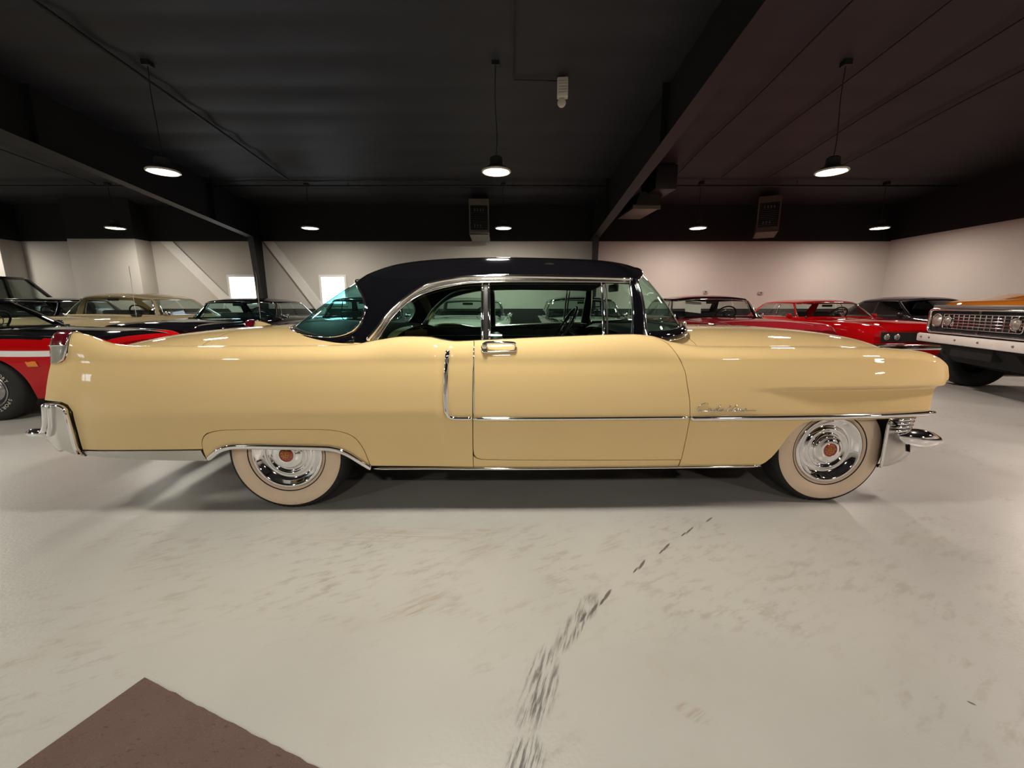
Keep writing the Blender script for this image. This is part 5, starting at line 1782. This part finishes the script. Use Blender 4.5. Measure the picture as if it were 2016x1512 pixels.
# hanging heaters with louvred fronts
M_HEAT = principled('heater_cream_metal', (.17, .155, .125), rough=.5, var=.1)
M_HDARK = principled('heater_dark_metal', (.018, .018, .02), rough=.5, var=.2)
def heater(x, y, z, label, rz=0.0, w=.50, h=.84, d=.65, frame=M_HEAT):
    o = empty('unit_heater', (x, y, z), rz, label, 'heater', 'heaters under the ceiling')
    MB().box(-w / 2 + .012, w / 2 - .012, .03, d, -h / 2 + .02, h / 2 - .01).build('case', M_HDARK, o, bevel=.01)
    f = .05
    fr_ = MB()
    fr_.box(-w / 2, w / 2, 0, .05, h / 2 - .15, h / 2); fr_.box(-w / 2, w / 2, 0, .05, -h / 2, -h / 2 + .10)
    fr_.box(-w / 2, -w / 2 + .035, 0, .05, -h / 2 + .10, h / 2 - .15); fr_.box(w / 2 - .035, w / 2, 0, .05, -h / 2 + .10, h / 2 - .15)
    fr_.build('front_frame', frame, o)
    MB().prism([(.0, -h / 2), (.02, -h / 2 - .01), (d, -h / 2 - .07), (d, -h / 2 + .02), (.0, -h / 2 + .02)], 'x', -w / 2 + .01, w / 2 - .01).build('bottom_tray', frame, o)
    zz = -h / 2 + .13
    while zz < h / 2 - .17:
        MB().add([(-w / 2 + .035, .005, zz), (w / 2 - .035, .005, zz), (w / 2 - .035, .035, zz + .03), (-w / 2 + .035, .035, zz + .03),
                  (-w / 2 + .035, .007, zz - .004), (w / 2 - .035, .007, zz - .004), (w / 2 - .035, .037, zz + .026), (-w / 2 + .035, .037, zz + .026)],
                 [(0, 1, 2, 3), (7, 6, 5, 4), (0, 4, 5, 1), (1, 5, 6, 2), (2, 6, 7, 3), (3, 7, 4, 0)]).build('louvre', M_HDARK, o)
        zz += .045
    for row, n in ((.17, 4), (-.2, 3)):
        for k in range(n):
            xx = -.105 + k * .07
            MB().box(xx - .012, xx + .012, -.004, .006, row - .04, row + .03).build('burner_fin', principled('heater_fin', (.16, .16, .16), rough=.4, metal=.5), o)
    for sx in (-1, 1):
        MB().tube([(sx * (w / 2 - .05), d * .5, h / 2), (sx * (w / 2 - .05), d * .5, ceil_z(y) - z + .02)], .008, 6).build('hanger_rod', M_STEEL, o)
    return o
heater(-.82, 10.95, 3.36, 'pale framed louvred heater hanging near the middle of the rear wall')
heater(6.38, 10.95, 3.43, 'dim louvred heater hanging on the right, between two far lamps', rz=-.42, frame=principled('heater_brown_metal', (.10, .075, .058), rough=.5, var=.1))
# dark square duct hanging from the right beam
M_DUCT = principled('duct_metal', (.16, .12, .10), rough=.45, metal=.4, var=.15)
u = empty('hanging_duct', (3.05, 9.6, 3.55), .06, 'dark square air duct with flared mouth hanging beside the right roof beam', 'duct')
MB().box(-.06, .40, -.25, .6, .05, .53).build('upper_box', M_STEEL, u, bevel=.01)
MB().add([(-.30, .2, -.18), (.22, .2, -.18), (.30, .2, .10), (-.22, .2, .10), (-.30, 1.3, -.18), (.22, 1.3, -.18), (.30, 1.3, .10), (-.22, 1.3, .10)],
         [(0, 1, 2, 3), (7, 6, 5, 4), (0, 4, 5, 1), (1, 5, 6, 2), (2, 6, 7, 3), (3, 7, 4, 0)]).build('throat', M_HDARK, u)
MB().box(-.34, .24, .22, 1.4, -.24, -.18).build('mouth_plate', M_DUCT, u, bevel=.006)
MB().box(-.36, .26, .20, .24, -.25, -.17).build('mouth_lip', M_HEAT, u)
MB().tube([(.2, 0, .53), (.2, 0, ceil_z(9.6) - 3.5)], .02, 6).build('hanger_rod', M_STEEL, u)

# wall sockets
for x, z, l in ((5.48, 1.56, 'small grey socket box on the rear wall above the dark red hardtop'), (7.05, 1.535, 'small grey socket box on the rear wall above the bright red car')):
    s_ = empty('wall_socket', (x, WALL_Y, z), 0, l, 'socket', 'sockets on the rear wall')
    MB().box(-.06, .06, -.035, -.001, -.045, .045).build('plate', principled('socket_grey', (.42, .38, .34), rough=.5), s_, bevel=.006)
    MB().box(-.02, .02, -.042, -.034, -.005, .025).build('outlet_face', M_HDARK, s_)
# thin antenna-like rods are on the cars; floor mat at the lower left
def mat_rug():
    # corner seen in the picture, the sheet runs out of the frame towards the viewer
    a = Vector((-1.208, 1.165)); e1 = (Vector((-1.307, .897)) - a).normalized(); e2 = (Vector((-.524, .897)) - a).normalized()
    n1, n2 = 24, 40
    L1, L2 = .75, 1.05
    v, f = [], []
    rnd = random.Random(5)
    wob2 = [rnd.uniform(-.0012, .0012) for _ in range(n2 + 1)]
    for i in range(n1 + 1):
        for j in range(n2 + 1):
            s1, s2 = L1 * i / n1, L2 * j / n2
            w_ = wob2[j] * 1.5 if i == 0 and j > 3 else 0.0
            p = a + e1 * (s1 + w_) + e2 * s2
            zz = .007 + .0012 * math.sin(s1 * 17 + s2 * 5) * math.sin(s2 * 13)
            v.append((p.x, p.y, zz))
    for i in range(n1):
        for j in range(n2):
            q = i * (n2 + 1) + j
            f.append((q, q + 1, q + n2 + 2, q + n2 + 1))
    # skirt down to the floor
    loop = [j for j in range(n2 + 1)] + [i * (n2 + 1) + n2 for i in range(1, n1 + 1)] + [n1 * (n2 + 1) + j for j in range(n2 - 1, -1, -1)] + [i * (n2 + 1) for i in range(n1 - 1, 0, -1)]
    b = len(v)
    for k in loop: v.append((v[k][0], v[k][1], 0.0005))
    m = len(loop)
    for k in range(m): f.append((loop[k], loop[(k + 1) % m], b + (k + 1) % m, b + k))
    m_ = bpy.data.materials.new('brown_carpet'); m_.use_nodes = True
    h = NT(m_); bs = h.N['Principled BSDF']; tc = h.N.new('ShaderNodeTexCoord'); P = tc.outputs['Object']
    mp = h.N.new('ShaderNodeMapping'); mp.inputs['Rotation'].default_value = (0, 0, -.6); mp.inputs['Scale'].default_value = (1, 3.0, 1); h.L.new(P, mp.inputs['Vector'])
    base = h.mix(h.noise(P, 7, 5), (.155, .105, .092), (.115, .078, .066))
    base = h.mix(h.m('MULTIPLY', h.ss(.58, .70, h.noise(mp.outputs[0], 38, 4, .7)), .6), base, (.045, .032, .028))
    base = h.mix(h.m('MULTIPLY', h.ss(.55, .75, h.noise(P, 260, 2)), .5), base, (.21, .155, .135))
    h.L.new(base, bs.inputs['Base Color']); bs.inputs['Roughness'].default_value = .95; bs.inputs['Specular IOR Level'].default_value = .1
    bp = h.N.new('ShaderNodeBump'); bp.inputs['Strength'].default_value = .6; bp.inputs['Distance'].default_value = .004
    h.L.new(h.noise(P, 220, 3), bp.inputs['Height']); h.L.new(bp.outputs['Normal'], bs.inputs['Normal'])
    o = mk('floor_mat', v, f, m_); fixn(o.data); o.data.set_sharp_from_angle(angle=math.radians(50))
    tag(o, 'dark brown carpet mat corner lying on the grey floor at the lower left', 'mat')
mat_rug()
